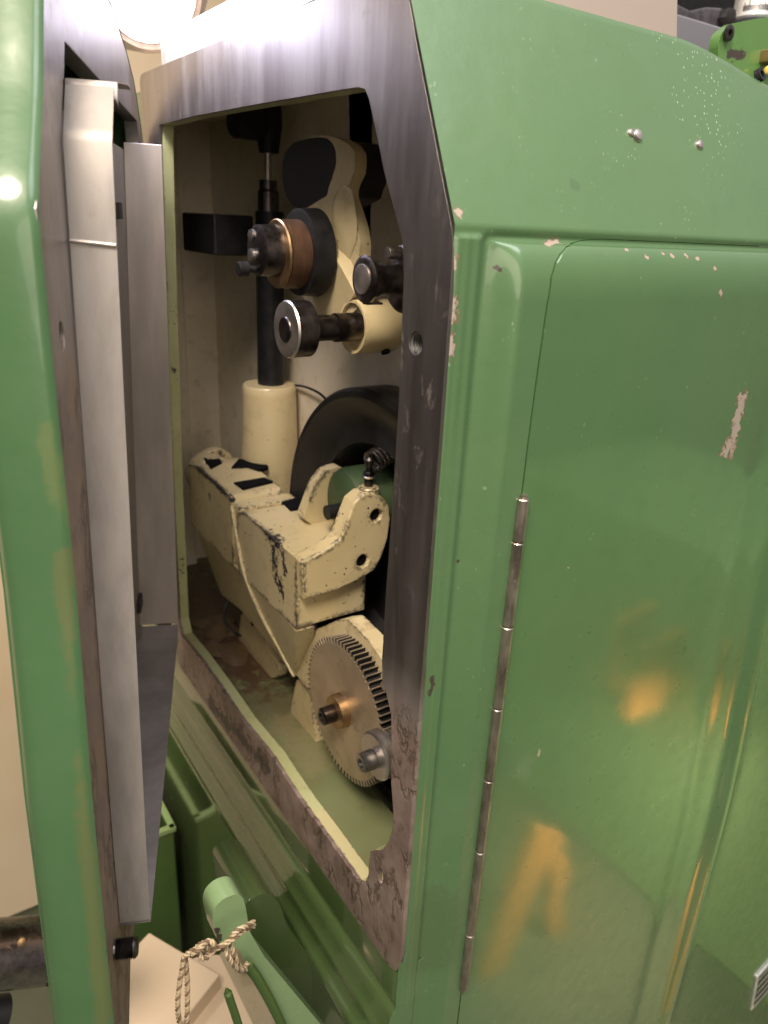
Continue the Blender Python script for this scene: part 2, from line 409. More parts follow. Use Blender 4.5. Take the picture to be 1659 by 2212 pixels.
# cavity lining
M['wall'] = cream_mat('cavity_cream_paint', (.80, .72, .60), .004, .5, (), .45, .25)
XB, YB = .40, 1.02
slot1 = [(p[1], p[2]) for p in (PX(q[0], q[1], XB) for q in [(752, 120), (806, 120), (800, 520), (778, 560), (765, 520), (757, 420)])]
slot2 = [(.60, -.30), (.345, -.30), (.345, -.62), (.70, -.62), (.70, -.42)]
back = [(YB, .11), (.402, .11), (.345, .0), (.335, -.63), (YB, -.63)]
v, f = prism([back, slot1, slot2], fX, XB, XB+.012)
lin = [(v, f), prism([[(XF+.013, .11), (XB+.01, .11), (XB+.01, -.63), (XF+.013, -.63)]], fY, YB, YB+.01),
       prism([[(XF+.014, .393), (XB+.012, .393), (XB+.012, YB), (XF+.014, YB)]], fZ, .11, .114),
       prism([[(.335, -.63), (.335, 0), (.395, .11), (.40, .11), (.34, 0), (.34, -.63)]], fX, XF+.014, XB+.01)]
mesh('cavity_wall', *join(lin), M['wall'], body, smooth=False)
# ribs and pads on the far wall
rb = [box((.268, .985, -.10+0), (.012, .06, .045)), box((.268, .985, -.27), (.012, .06, .05)), box((.335, 1.012, -.2), (.03, .016, .62))]
mesh('wall_rib', *join(rb), M['wall'], body, bevel=.004)
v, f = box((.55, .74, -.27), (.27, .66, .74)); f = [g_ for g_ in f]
mesh('dark_void', v, [q for i, q in enumerate(f) if i != 0], M['void'], body, smooth=False)  # box coloured black for the darkness beyond the back wall
floor = [(XF+.0138, 1.02), (XF+.0138, .33), (.3175, .33), (.3175, .468), (XB, .60), (XB, 1.02)]
gr = [(Vector((.30, 1.0, -.5)), Vector((.34, .72, -.5)), .07, (.09, .055, .035), .9), (PZ(470, 1400, -.5), PZ(520, 1440, -.5), .045, (.10, .05, .03), .9), (PZ(560, 1500, -.5), PZ(640, 1560, -.5), .03, (.13, .09, .05), .5),
      (PZ(610, 1570, -.5), PZ(680, 1640, -.5), .02, (.28, .24, .13), .5)]
M['floor'] = cream_mat('cavity_floor_paint', (.19, .215, .105), .003, .6, (), .4, .4, 0, gr, .4)
v, f = prism([floor], fZ, -.505, -.500); mesh('cavity_floor', v, f, M['floor'], body, smooth=False)
# sediment lumps and cables at the far end of the floor
def lump(c, s, seed, n=10):
    rs = random.Random(seed); V = []; F = []
    for i in range(n+1):
        for j in range(16):
            a = math.pi*i/n; b = 2*math.pi*j/16; k = 1+.18*math.sin(3*b+seed)+.12*math.sin(5*a+2*seed+b)
            V.append((c[0]+s[0]*k*math.sin(a)*math.cos(b), c[1]+s[1]*k*math.sin(a)*math.sin(b), c[2]+s[2]*math.cos(a)))
    for i in range(n):
        for j in range(16): F.append((i*16+j, i*16+(j+1) % 16, (i+1)*16+(j+1) % 16, (i+1)*16+j))
    return V, F
lp = []
for i, (px, py, r) in enumerate([(440, 1335, .016), (465, 1350, .02), (500, 1345, .016), (455, 1385, .02), (500, 1395, .022), (478, 1330, .02)]):
    p = PZ(px, py, -.49); lp.append(lump((p[0], p[1], -.500), (r*.9, r*1.2, r*.28), i*1.7))
M['muck'] = cream_mat('greasy_casting', (.15, .10, .06), .004, .6, (), .9, .6)
for q_ in lp: mesh('floor_lump', *q_, M['muck'], body)

# ---------------------------------------------------------------- green outer skin (one height field, door cut out of it)
def sst(a, b, x):
    t = np.clip((x-a)/(b-a), 0, 1); return t*t*(3-2*t)
def hull_y(X, z):
    X = np.asarray(X, float); z = np.asarray(z, float)
    base = .3131+.47*np.maximum(z-.001, 0)
    low = 1-sst(-.007, -.001, z)                      # 1 below the shoulder
    bead = sst(.2505, .2535, X)*(1-sst(.266, .2705, X))
    y = base-.0016*bead*(1-sst(-.006, -.002, z))-.00025*np.cos((X-.252)*900)*bead*low
    top = np.clip((-.006-z)/.030, 0, 1); bulge = np.sqrt(np.clip(1-(1-top)**2, 0, 1))   # rolled upper edge
    side = sst(.2735, .292, X)
    y = y-.012*bulge*side
    valley = np.exp(-((X-.2725)/.0022)**2)*low; y = y+.0012*valley
    yv = np.exp(-((z+.004)/.0022)**2)*sst(.27, .28, X); y = y+.0012*yv
    # right-hand corner of the column, then the surface falls away
    xc = .632+.03*sst(-.2, -.6, z)
    d = X-xc
    y = y-low*.008*np.exp(-((d+.004)/.013)**2)+low*.0016*np.exp(-((d+.062)/.014)**2)
    y = y+low*.02*np.maximum(d, 0)**2/(np.maximum(d, 0)+.025)
    # upper right falls back as well
    y = y+(1-low)*.30*np.maximum(X-.60, 0)**2/(np.maximum(X-.6, 0)+.05)
    return y
gap_px = [(1300, 516), (1262, 518), (1240, 523), (1222, 533), (1208, 549), (1198, 568), (1189, 600), (1180, 660), (1160, 800), (1140, 950), (1125, 1072)]
gp = []
for q in gap_px:
    y = .305
    for _ in range(6): p = PY(*q, y); y = float(hull_y(p[0], p[2]))
    gp.append((p[0], p[2]))
gx = [p[0] for p in gp]; gz = [p[1] for p in gp]
for i in range(1, len(gz)): gz[i] = min(gz[i], gz[i-1]-.0002)
for i in range(len(gx)-6, -1, -1): gx[i] = max(gx[i], gx[i+1]+.0003)
ztop = gz[0]
gz_s = np.array(gz[::-1]); gx_s = np.array(gx[::-1])
def gapx(z): return np.where(z < gz_s[0], gx_s[0]+(.0)*(z), np.interp(z, gz_s, gx_s))
def ztopX(X): return .1229+0*X-.018*sst(.47, .60, X)
rows_low = np.unique(np.concatenate([np.linspace(-1.30, -.06, 130), np.linspace(-.06, ztop, 90), np.linspace(ztop-.006, ztop, 70)]))
XR = 1.35
n1, n2 = 46, 220
def skin():
    V = []; F = []; idx = {}
    # upper rows, full width
    rows = []
    for t in np.linspace(0, 1, 46): rows.append(('u', t))
    for a in np.linspace(.1, 1, 8): rows.append(('r', a))
    for h in (.03, .12, .4): rows.append(('t', h))
    gx0 = float(gapx(ztop))
    cols = np.concatenate([np.linspace(XF+.0004, gx0, n1+1), np.linspace(gx0, XR, n2+1)[1:]])
    nr = len(rows)
    for k, (ty, t) in enumerate(rows):
        zt = ztopX(cols)
        if ty == 'u': z = ztop+(zt-ztop)*t**1.3; y = hull_y(cols, z); z_ = z
        else:
            y0 = hull_y(cols, zt); r = .009
            if ty == 'r': a = t*math.radians(65); y = y0+r*math.sin(a)*1.15; z_ = zt+r*(1-math.cos(a))*.0+r*(math.sin(a+.4)-math.sin(.4))*.6*(1-t*.5)
            else: y = y0+r*1.04+t; z_ = zt+r*(math.sin(math.radians(65)+.4)-math.sin(.4))*.3-t*.02
        for i in range(len(cols)): V.append((cols[i], y[i], float(z_[i])))
    W = len(cols)
    for k in range(nr-1):
        for i in range(W-1): F.append((k*W+i, k*W+i+1, (k+1)*W+i+1, (k+1)*W+i))
    # lower rows, flange strip up to the door gap (row 0 of upper is shared)
    prev = list(range(0, n1+1))
    for z in rows_low[::-1][1:]:
        cs = np.linspace(XF+.0004, float(gapx(z)), n1+1); y = hull_y(cs, np.full_like(cs, z)); st = len(V)
        for i in range(n1+1): V.append((cs[i], y[i], float(z)))
        cur = list(range(st, st+n1+1))
        for i in range(n1): F.append((cur[i], cur[i+1], prev[i+1], prev[i]))
        prev = cur
    return V, F
def ph(px, py):
    y = .305
    for _ in range(60): p = PY(px, py, y); y = .6*y+.4*float(hull_y(p[0], p[2]))
    return Vector((p[0], y, p[2]))
def ps(px, py): return Vector(PP(px, py, np.array([0, .3125, 0]), np.array([0, 1, -.47])))
skin_chips = [(ph(977, 655), ph(975, 680), .0034), (ph(972, 735), ph(970, 760), .0026), (ph(1180, 527), ph(1205, 524), .0016), (ph(990, 455), ph(992, 462), .002), (ph(978, 560), ph(978, 575), .0018)]
skin_dark = [(ph(1072, 577), ph(1078, 583), .0011), (ph(935, 1468), ph(930, 1495), .0022), (ph(990, 1213), ph(990, 1214), .0009), (ph(876, 1938), ph(880, 1948), .0016), (ph(868, 2050), ph(866, 2075), .0022)]
dirt = [(ph(940, 1960), ph(920, 2060), .02, (.07, .10, .04), .35), (ps(1240, 400), ps(1245, 401), .003, (.05, .1, .04), .5)]
M['skin'] = green_mat('green_machine_enamel', chips=skin_chips, specks=.9, dark_chips=skin_dark, dirt=dirt)
v, f = skin(); mesh('outer_panel', v, f, M['skin'], body, ang=70)
# dark backing sheet behind the door gap, coloured black for its shade
V = []; F = []
zz = np.unique(np.concatenate([np.linspace(-1.25, -.05, 120), np.linspace(-.05, ztop-.0006, 160)]))
for z in zz:
    a = float(gapx(min(z, ztop)))
    for dx in (-.004, -.0015, .001, .0035, .006): V.append((a+dx, float(hull_y(a+dx, z))+.0022, z))
for i in range(len(zz)-1):
    for k in range(4): F.append((5*i+k, 5*i+k+1, 5*i+k+6, 5*i+k+5))
mesh('door_rebate', V, F, M['void'], body)
# hinged door leaf
GAP = .0011
def door():
    V = []; F = []; rows = rows_low[::-1]; K = 170; zs = ztop-.0003
    for k, z in enumerate(rows):
        z = min(z, zs); z_ = z
        x0 = float(gapx(z+.0002))+GAP
        cs = x0+(XR-x0)*np.linspace(0, 1, K+1)**1.25; y = hull_y(cs, np.full_like(cs, z_))-.0003
        for i in range(K+1): V.append((cs[i], y[i], float(z_)))
    n = len(rows)
    for k in range(n-1):
        for i in range(K): F.append((k*(K+1)+i, k*(K+1)+i+1, (k+1)*(K+1)+i+1, (k+1)*(K+1)+i))
    # turned-in edge along the gap
    st = len(V)
    for k in range(n): x, y, z = V[k*(K+1)]; V.append((x, y+.002, z))
    for k in range(n-1): F.append((k*(K+1), (k+1)*(K+1), st+k+1, st+k))
    return V, F
door_chips_glints = [(ph(1602, 862), ph(1578, 975), .0042), (ph(1572, 965), ph(1570, 972), .005), (ph(1165, 1620), ph(1163, 1630), .0012), (ph(1555, 632), ph(1557, 635), .0014)] + \
             [(ph(x, y), ph(x+3, y+1), .0007*s) for x, y, s in [(1352, 540, 1.6), (1395, 555, 1.5), (1430, 548, 1.2), (1450, 552, 1.5), (1478, 550, 2.0), (1503, 558, 1.4), (1542, 580, 1.2), (1224, 1688, .8), (1372, 1990, .8), (1225, 1225, .8)]]  # row along the top edge: highlights painted as pale marks; others are chips
M['door'] = green_mat('green_door_enamel', base=(.076, .160, .064), coat=1.0, bst=.12, chips=door_chips_glints, specks=.25)
dr = mesh('side_door', *door(), M['door'], body, ang=75, label='green hinged door with rolled edge and a long bare chip near its right side')
# piano hinge
kn = [(1127, 1075), (1113, 1170), (1098, 1350), (1078, 1525), (1057, 1680), (1036, 1835), (1020, 2010), (1003, 2130)]
kz = [float(PY(*q, .3005)[2]) for q in kn]
hx = float(gapx(-.5))+.0012
prev_h = None
hinge = None
for i in range(len(kz)-1):
    r = .0040
    v, f = lathe([(kz[i+1]+.0003, r-.0006), (kz[i+1]+.001, r), (kz[i]-.001, r), (kz[i]-.0003, r-.0006)], (hx, .3000, 0), (0, 0, 1), 28)
    if hinge is None:
        pv, pf = lathe([(kz[-1]-.004, .0022), (kz[0]+.002, .0022)], (hx, .3000, 0), (0, 0, 1), 16)
        hinge = mesh('hinge', pv, pf, M['hinge'], body, label='long steel piano hinge on the left edge of the door')
    mesh('knuckle', v, f, M['hinge'], hinge)
# rivets / screw stubs on the upper panel
for (px, py, r) in [(1375, 293, .0042), (1362, 287, .0026), (1510, 313, .0034)]:
    c = ps(px, py); nrm = Vector((0, -1, .47)).normalized()
    v, f = lathe([(-.002, r*1.1), (.0005, r), (r*.5, r*.75), (r*.62, r*.2), (r*.62, 0.00001)], c, nrm, 20); mesh('rivet', v, f, M['pin'], body)
c = ps(1644, 161); v, f = lathe([(-.003, .0048), (.0010, .0048), (.0010, .0026), (-.004, .0024)], c, Vector((.1, -1, .5)), 24); mesh('socket_screw', v, f, M['black'], body)
# base mouldings under the hatch, running along Y
prof = [(.2535, -.535), (.2500, -.541), (.2496, -.572), (.2520, -.5745), (.2520, -.5765), (.2485, -.578), (.2455, -.583), (.2440, -.590), (.2420, -.596), (.2395, -.600), (.2390, -.604), (.2420, -.612), (.2425, -.618),
        (.2395, -.625), (.2360, -.628), (.2345, -.633), (.2350, -.640), (.2390, -.650), (.2410, -.662), (.2415, -.80), (.2415, -1.4), (.30, -1.4), (.30, -.535)]
for _ in range(2):
    q_ = [prof[0]]
    for i in range(len(prof)-1):
        a_, b_ = np.array(prof[i]), np.array(prof[i+1]); q_ += [tuple(a_*.75+b_*.25), tuple(a_*.25+b_*.75)]
    prof = q_+[prof[-1]]
V = []; F = []; ys = np.linspace(.3135, 1.7, 90)
for k, y in enumerate(ys):
    rr = 0 if k > 3 else 0
    for x, z in prof: V.append((x+rr, y, z))
n = len(prof)
for k in range(len(ys)-1):
    for i in range(n-1): F.append((k*n+i, k*n+i+1, (k+1)*n+i+1, (k+1)*n+i))
M['base'] = green_mat('olive_base_enamel', base=(.062, .100, .034), rough=.2, coat=1.0, bst=.06, dark_chips=[((.244, .43, -.60), (.244, .44, -.60), .003)])
v, f = V, F
mesh('base_moulding', v, f, M['base'], body, ang=50)
v, f = prism([[(p[0]+.0002, p[1]) for p in prof]], fY, .3128, .3134); mesh('base_end', v, f, M['skin'], body)
# outer end of the column beyond the hatch, and bright steel plate on top
v, f = box((.259, .935, -.21), (.006, .236, .64)); mesh('column_end', v, f, M['skin'], body)
M['plate'] = metal_mat('scraped_plate', (.80, .79, .82), .42, (1, 1, .3), 60, .25, metal=.6)
v, f = prism([[(.785, .1225), (.785, .1515), (.42, .154), (.42, .1225)]], fX, .262, .30)
M['topcap'] = M['plate']
mesh('top_plate', v, f, M['plate'], body, bevel=.002, label='scraped bright steel plate along the top')

# ================================================================= SWUNG-OPEN COVER
H = Vector((.25, .815, 0)); E = Vector((-.3786, -.9255, 0)); NN = Vector((.9255, -.3786, 0))
def CP(s, t, z): return H+E*s+NN*t+Vector((0, 0, z))
fC = lambda u, v, d: tuple(CP(u, d, v))
def PC(px, py, t=0):
    q = PP(px, py, np.array(H+NN*t), np.array(NN)); q = Vector(q); return ((q-H-NN*t).dot(E), q.z)
cover = thing('machine_cover', 'green cast cover swung open beside the hatch, lined with bare aluminium sheet', 'machine cover', (.07, .40, -.62))
co_px = [(92, 200), (80, 450), (120, 850), (165, 1300), (200, 1750), (245, 2212)]
co = [PC(*q) for q in co_px]
right_edge = [(.395, .140), (.431, .090)]+co+[(.546, -.62)]
top_px = [(230, 0), (260, 80), (290, 180), (300, 250), (322, 285)]
tp = [(.18, .139), (.137, .130), (.10, .123), (.053, .107), (.030, .086), (.012, .070)]
c_out = [(.30, .141)]+right_edge+[(.505, -.62), (.497, -.50), (.47, -.472), (.01, -.462)]+[(.006, .05)]+tp[::-1]
c_in = [(.388, .078), (.400, .060), (.425, .03), (.448, -.09), (.470, -.25), (.485, -.38), (.46, -.435), (.045, -.440), (.04, .05), (.05, .077)]
hb = PC(134, 726); hb_loop = [(hb[0]+.006*math.cos(t), hb[1]+.0068*math.sin(t)) for t in [2*math.pi*i/20 for i in range(20)]]
v, f = prism([c_out, c_in, hb_loop], fC, -.012, 0)
mesh('mating_flange', v, f, M['cface'], cover, bevel=.0006, label='bare steel flange strip, clean above and rusty below')
v, f = prism([hb_loop], fC, -.006, -.005); mesh('bolt_hole_plug', v, f, M['void'], cover)
# green side wall: profile swept down the outer contour
side_prof = [(0, .0004), (.0022, -.0015), (.003, -.004), (.0032, -.014), (.0026, -.024), (.0005, -.029), (-.004, -.0325), (-.012, -.034), (-.10, -.036)]
path = [(.006, -.3), (.006, .05)]+tp[::-1]+[(.18, .1395), (.30, .141), (.385, .141)]+right_edge
pp = []
for i in range(len(path)-1):
    for k in range(10): t = k/10; pp.append((path[i][0]*(1-t)+path[i+1][0]*t, path[i][1]*(1-t)+path[i+1][1]*t))
pp.append(path[-1])
for _ in range(4): pp = [pp[0]]+[tuple((pp[i-1][j]+2*pp[i][j]+pp[i+1][j])/4 for j in (0, 1)) for i in range(1, len(pp)-1)]+[pp[-1]]
V = []; F = []
for i, p in enumerate(pp):
    a, b = Vector(pp[max(i-1, 0)]), Vector(pp[min(i+1, len(pp)-1)]); tg = (b-a).normalized(); nn_ = Vector((-tg.y, tg.x))
    for o, t in side_prof: V.append(tuple(CP(p[0]+nn_.x*(o+.0002), t, p[1]+nn_.y*(o+.0002))))
n = len(side_prof)
for i in range(len(pp)-1):
    for k in range(n-1): F.append((i*n+k, i*n+k+1, (i+1)*n+k+1, (i+1)*n+k))
def pcs(px, py): s, z = PC(px, py, -.004); return CP(s, -.004, z)
cov_chips = [(pcs(86, 585), pcs(98, 680), .0048), (pcs(100, 715), pcs(108, 765), .0048), (pcs(84, 450), pcs(85, 465), .0035)]
cov_dirt = [(pcs(100, 930), pcs(135, 1150), .0045, (.14, .16, .05), .45), (pcs(135, 1200), pcs(160, 1600), .0045, (.13, .12, .04), .5), (pcs(165, 1640), pcs(225, 2200), .0045, (.13, .12, .04), .5)]
M['covgreen'] = green_mat('cover_green_enamel', base=(.062, .138, .058), chips=cov_chips, dirt=cov_dirt, rough=.35, coat=.4)
mesh('side_wall', V, F, M['covgreen'], cover, ang=60)
v, f = prism([[(p[0]*.97, p[1]) for p in c_out]], fC, -.037, -.034); mesh('outer_shell', v, f, M['covgreen'], cover)
# inner sheet-metal tray
tray_b = [(.403, .0575), (.424, .030), (.446, -.09), (.472, -.25), (.488, -.36), (.493, -.412)]
th_ = .0012
def wall_strip(pts, t0, t1f, thick=.0012):
    V = []; F = []
    for i, (s, z) in enumerate(pts):
        t1 = t1f(z) if callable(t1f) else t1f
        V += [CP(s, t0, z), CP(s, t1, z), CP(s-thick, t1, z), CP(s-thick, t0, z)]
    n = len(pts)
    for i in range(n-1):
        for k in range(4): F.append((4*i+k, 4*i+(k+1) % 4, 4*i+4+(k+1) % 4, 4*i+4+k))
    F += [(0, 1, 2, 3), tuple(range(4*n-4, 4*n))]
    return V, F
tray = mesh('sheet_liner', *prism([[(.43, .05), (.485, -.41), (.085, -.435), (.085, .05)]], lambda u, v, d: tuple(CP(u, d-.020*(.056-v)/.49, v)), -.0105, -.0095), M['alu'], cover, label='bare aluminium sheet liner folded into a shallow tray')
near = []
for i in range(len(tray_b)-1):
    for k in range(4): t = k/4; near.append((tray_b[i][0]*(1-t)+tray_b[i+1][0]*t, tray_b[i][1]*(1-t)+tray_b[i+1][1]*t))
near.append(tray_b[-1])
mesh('near_wall', *wall_strip(near, .0006, lambda z: .024-.0051*(.0575-z)/.47), M['alu'], tray, bevel=.0003)
a_, b_ = CP(.4155, .0012, .0), CP(.4155, .0235, -.001)
zS = PC(190, 527, .012)[1]; sS = float(np.interp(zS, [-.09, .03], [.446, .424]))+.0008
mesh('seam', *tube([CP(sS, .001, zS+.0007), CP(sS, .008, zS+.0002), CP(sS, .016, zS-.0003), CP(sS, .0228, zS-.0008)], .0011, 8), M['alu2'], tray)
# bent top tab of the near wall
V = []; F = []
for j, (ds, dz) in enumerate([(0, 0), (-.001, .0018), (-.004, .003), (-.010, .0032), (-.020, .0030)]):
    for t in (.0006, .008, .016, .0245, .030 if j > 2 else .0255):
        V.append(CP(.403+ds+(t*.0), t, .0575+dz-(t-.0006)*.22*(j < 2)-(.0035 if (t > .025 and j < 2) else 0)))
for j in range(4):
    for k in range(4): F.append((j*5+k, j*5+k+1, j*5+5+k+1, j*5+5+k))
o = mesh('bent_tab', V, F, M['alu2'], tray); sm = o.modifiers.new('s', 'SOLIDIFY'); sm.thickness = .001
def lean(z): return (.056-z)/.49
def far_strip():
    V = []; F = []; zs = np.linspace(.056, -.4335, 12)
    for z in zs:
        a, b = -.0095-.021*lean(z), .0235-.0115*lean(z)
        V += [CP(.086, a, z), CP(.086, b, z), CP(.084, b, z), CP(.084, a, z)]
    for i in range(11):
        for k in range(4): F.append((4*i+k, 4*i+(k+1) % 4, 4*i+4+(k+1) % 4, 4*i+4+k))
    return V, F+[(0, 1, 2, 3), (44, 45, 46, 47)]
mesh('far_wall', *far_strip(), M['alu2'], tray, bevel=.0008)
# slanted lower end: bottom sheet
bp = []
for s, t0, t1, z in [(.088, -.033, .0120, -.434), (.11, -.032, .0125, -.438), (.20, -.028, .0140, -.431), (.35, -.018, .0165, -.422), (.493, -.001, .0189, -.4125)]:
    bp.append((s, t0, t1, z))
V = []; F = []
for s, t0, t1, z in bp: V += [CP(s, t0, z), CP(s, t1, z), CP(s, t1, z-.0012), CP(s, t0, z-.0012)]
for i in range(len(bp)-1):
    for k in range(4): F.append((4*i+k, 4*i+(k+1) % 4, 4*i+4+(k+1) % 4, 4*i+4+k))
mesh('bottom_wall', V, F, M['alu'], tray, ang=60)
for px, py in [(256, 455), (302, 1303)]:
    tt = -.010-(.020 if py > 1000 else .004); s, z = PC(px, py, tt+.004); v, f = prism([[(s-.012, z-.0065), (s+.012, z-.0065), (s+.012, z+.0065), (s-.012, z+.0065)]], fC, tt, tt+.006)
    mesh('rubber_pad', v, f, M['blackplastic'], tray, bevel=.0008)
# threaded stud sticking out of the flange foot
s, z = PC(247, 2052); pr = [(-.002, .0062)]
for i in range(9): pr += [(.001+i*.0012, .0052), (.0016+i*.0012, .0064)]
pr += [(.0125, .0058), (.0135, .0045)]
v, f = lathe(pr, CP(s, 0, z), NN, 28); mesh('stud', v, f, M['darksteel'], cover, ang=50)

# ================================================================= MECHANISM IN THE HATCH
crm = lambda name, **k: cream_mat(name, (.66, .55, .33), **k)
M['cream'] = crm('chipped_cream_paint', er=.004, et=.26, grease=.35, speck=.8)
M['creambold'] = crm('worn_cream_paint', er=.009, et=.07, grease=.25, speck=1, sg=.46,
    chips=[(PX(575, 1140, .275), PX(600, 1180, .275), .0062), (PX(590, 1180, .275), PX(597, 1250, .275), .0050), (PX(603, 1255, .275), PX(612, 1290, .275), .0042), (PX(612, 1195, .275), PX(616, 1240, .275), .0030),
           (PX(455, 1035, .275), PX(505, 1085, .275), .0032), (PX(508, 1110, .275), PX(512, 1160, .275), .0028), (PX(560, 1120, .275), PX(640, 1195, .275), .0028)])
# lever block --------------------------------------------------
lev = thing('lever_casting', 'heavily chipped cream forked lever casting standing across the lower hatch', 'lever casting', (.31, .60, -.36))
x0, x1 = .275, .335
YC = .5232
front = [(.5235, -.3515), (.5235, -.2815), (.640, -.2785), (.658, -.2825), (.662, -.3505)]
v, f = prism([[(p[0]+.0004*(i < 2), p[1]) for i, p in enumerate(front)]], fX, x0, x0+.007)
side_l = [(.5320, -.3180), (.5320, -.2806), (.648, -.2770), (.6640, -.2835), (.664, -.352), (.5320, -.352), (.5320, -.318)]
parts = [prism([rnd(side_l, .0015, 3)], fX, x0, .349)]
mesh('front_block', *join(parts), M['creambold'], lev, bevel=.0022, seg=3)
# pocket shadows on the block top, laid on as flat black patches
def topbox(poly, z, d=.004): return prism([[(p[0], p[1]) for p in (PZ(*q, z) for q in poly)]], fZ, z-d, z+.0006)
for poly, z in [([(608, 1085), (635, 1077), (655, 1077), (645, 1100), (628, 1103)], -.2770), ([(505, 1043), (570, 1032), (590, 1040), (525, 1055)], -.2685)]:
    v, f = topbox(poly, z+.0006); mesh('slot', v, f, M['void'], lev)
# front ear, with two bores
ear_px = [(650, 1215), (700, 1190), (735, 1165), (748, 1130), (765, 1085), (785, 1068), (800, 1064), (825, 1072), (840, 1092), (843, 1120), (838, 1160), (826, 1200), (808, 1232), (780, 1250), (720, 1278), (655, 1297)]
ear = [(p[0], p[2]) for p in (PY(*q, YC) for q in ear_px)]
b1 = PY(812, 1113, YC); b2 = PY(783, 1212, YC)
v, f = prism([ear, circ((b1[0], b1[2]), .0058, 24), circ((b2[0], b2[2]), .0062, 24)], fY, YC-.0008, YC+.019)
mesh('front_ear', v, f, M['creambold'], lev, bevel=.0022, seg=3)
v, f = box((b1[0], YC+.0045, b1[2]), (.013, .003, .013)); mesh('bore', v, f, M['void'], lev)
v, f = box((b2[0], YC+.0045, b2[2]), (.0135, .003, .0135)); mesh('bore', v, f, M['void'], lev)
# rear ear
YE = .592
re_px = [(655, 1120), (668, 1085), (683, 1045), (705, 1017), (735, 1008), (752, 1018), (757, 1040), (745, 1075), (735, 1130), (710, 1160)]
re_ = [(p[0], p[2]) for p in (PY(*q, YE) for q in re_px)]
v, f = prism([rnd(re_, .003, 3)], fY, YE, YE+.014); mesh('rear_ear', v, f, M['creambold'], lev, bevel=.0025, seg=3)
# oiler boss on the ear
c = PY(796, 1062, YC+.010)
v, f = lathe([(-.008, .0098), (.004, .0098), (.0055, .0085), (.0055, .006)], c, (0, 0, 1), 28); mesh('boss', v, f, M['creambold'], lev)
# rear block with saddle
rear = [(.678, -.351), (.678, -.2760), (.684, -.2705), (.775, -.2665), (.803, -.2715), (.806, -.348)]
M['creamrear'] = crm('worn_cream_paint_rear', er=.008, et=.09, grease=.4, speck=1, sg=.48, chips=[(PX(425, 1010, .275), PX(500, 1078, .275), .0030), (PX(452, 1070, .275), PX(453, 1076, .275), .0022)])
v, f = prism([rnd(rear, .002, 3)], fX, x0, .334); mesh('rear_block', v, f, M['creamrear'], lev, bevel=.003, seg=3)
v, f = lathe([(0, .024), (.002, .026), (.030, .026), (.032, .024)], (.302, .790, -.290), (0, 1, 0), 40)
v2, f2 = lathe([(0, .0225), (.002, .024), (.012, .024), (.014, .0225)], (.312, .812, -.285), (0, 1, 0), 40)
mesh('saddle', *join([(v, f), (v2, f2)]), M['creamrear'], lev)
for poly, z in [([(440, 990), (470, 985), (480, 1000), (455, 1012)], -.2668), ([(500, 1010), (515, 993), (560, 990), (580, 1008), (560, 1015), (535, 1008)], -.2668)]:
    v, f = topbox(poly, z+.0010); mesh('slot', v, f, M['void'], lev)  # black patches standing for shadow in the saddle pockets
# web between blocks and down-curving arms
v, f = box((.310, .670, -.312), (.066, .022, .070)); mesh('joint_web', v, f, M['creamrear'], lev, bevel=.003)
def pXl(pts, x): return [(p[1], p[2]) for p in (PX(*q, x) for q in pts)]
armA = pXl([(426, 1145), (532, 1245), (550, 1290), (640, 1368), (662, 1368), (720, 1342), (742, 1340), (790, 1390), (832, 1450), (835, 1500), (690, 1480), (655, 1490), (634, 1462), (590, 1400), (540, 1330), (520, 1318), (480, 1285)], .296)
M['creamlow'] = crm('greasy_cream_paint', er=.004, et=.2, grease=.75, speck=.8, rough=.45)
v, f = prism([rnd(armA, .003, 3)], fX, .300, .316); mesh('lower_arm', v, f, M['creamlow'], lev, bevel=.003, seg=2)
# inclined cheek between block bottom and arm
V = [PX(426, 1148, .2755), PX(534, 1248, .2755), PX(640, 1364, .2755), PX(636, 1462, .299), PX(590, 1400, .299), PX(520, 1318, .299), PX(478, 1285, .299)]
Vb = [Vector(p)+Vector((.02, 0, 0)) for p in V]
v = [Vector(p) for p in V]+Vb; f = [(0, 1, 5, 6), (1, 2, 3, 4), (1, 4, 5)]+[(i, (i+1) % 7, (i+1) % 7+7, i+7) for i in range(7)]+[tuple(range(7, 14))]
mesh('cheek', v, f, M['creamlow'], lev, bevel=.0015)
rib = spline([PX(500, 1090, .276)-np.array([0, 0, 0]), PX(512, 1160, .2745), PX(528, 1240, .2745), PX(565, 1330, .284), PX(600, 1395, .293), PX(636, 1462, .299)], 6)
mesh('rib', *tube(rib, .0020, 10), M['creamlow'], lev)
# spring and hook on the ear
spr = thing('tension_spring', 'dark coil tension spring hooked to a stub screw on the forward ear', 'spring', (.36, .54, -.225))
c = Vector(PY(796, 1045, YC+.010))
v, f = join([lathe([(-.006, .0042), (.008, .0042), (.009, .0052), (.011, .0052), (.012, .0032), (.017, .0030), (.020, .0042), (.023, .0042), (.0255, .002)], c, (0, 0, 1), 20)])
mesh('hook_screw', v, f, M['darksteel'], spr)
a = c+Vector((.003, .002, .019)); b = Vector(PY(880, 945, .545)); hel = []
fu, fv, fa = frame(b-a); L = (b-a).length
for i in range(150): t = i/149; an = t*2*math.pi*11; hel.append(a+fa*L*t+(fu*math.cos(an)+fv*math.sin(an))*.0098)
mesh('coil', *tube(hel, .0013, 8), M['oiled'], spr)
v, f = lathe([(0, .0052), (.0014, .0060), (.0020, .0052)], c+Vector((0, 0, .006)), (0, 0, 1), 24); mesh('washer', v, f, M['pin'], spr)
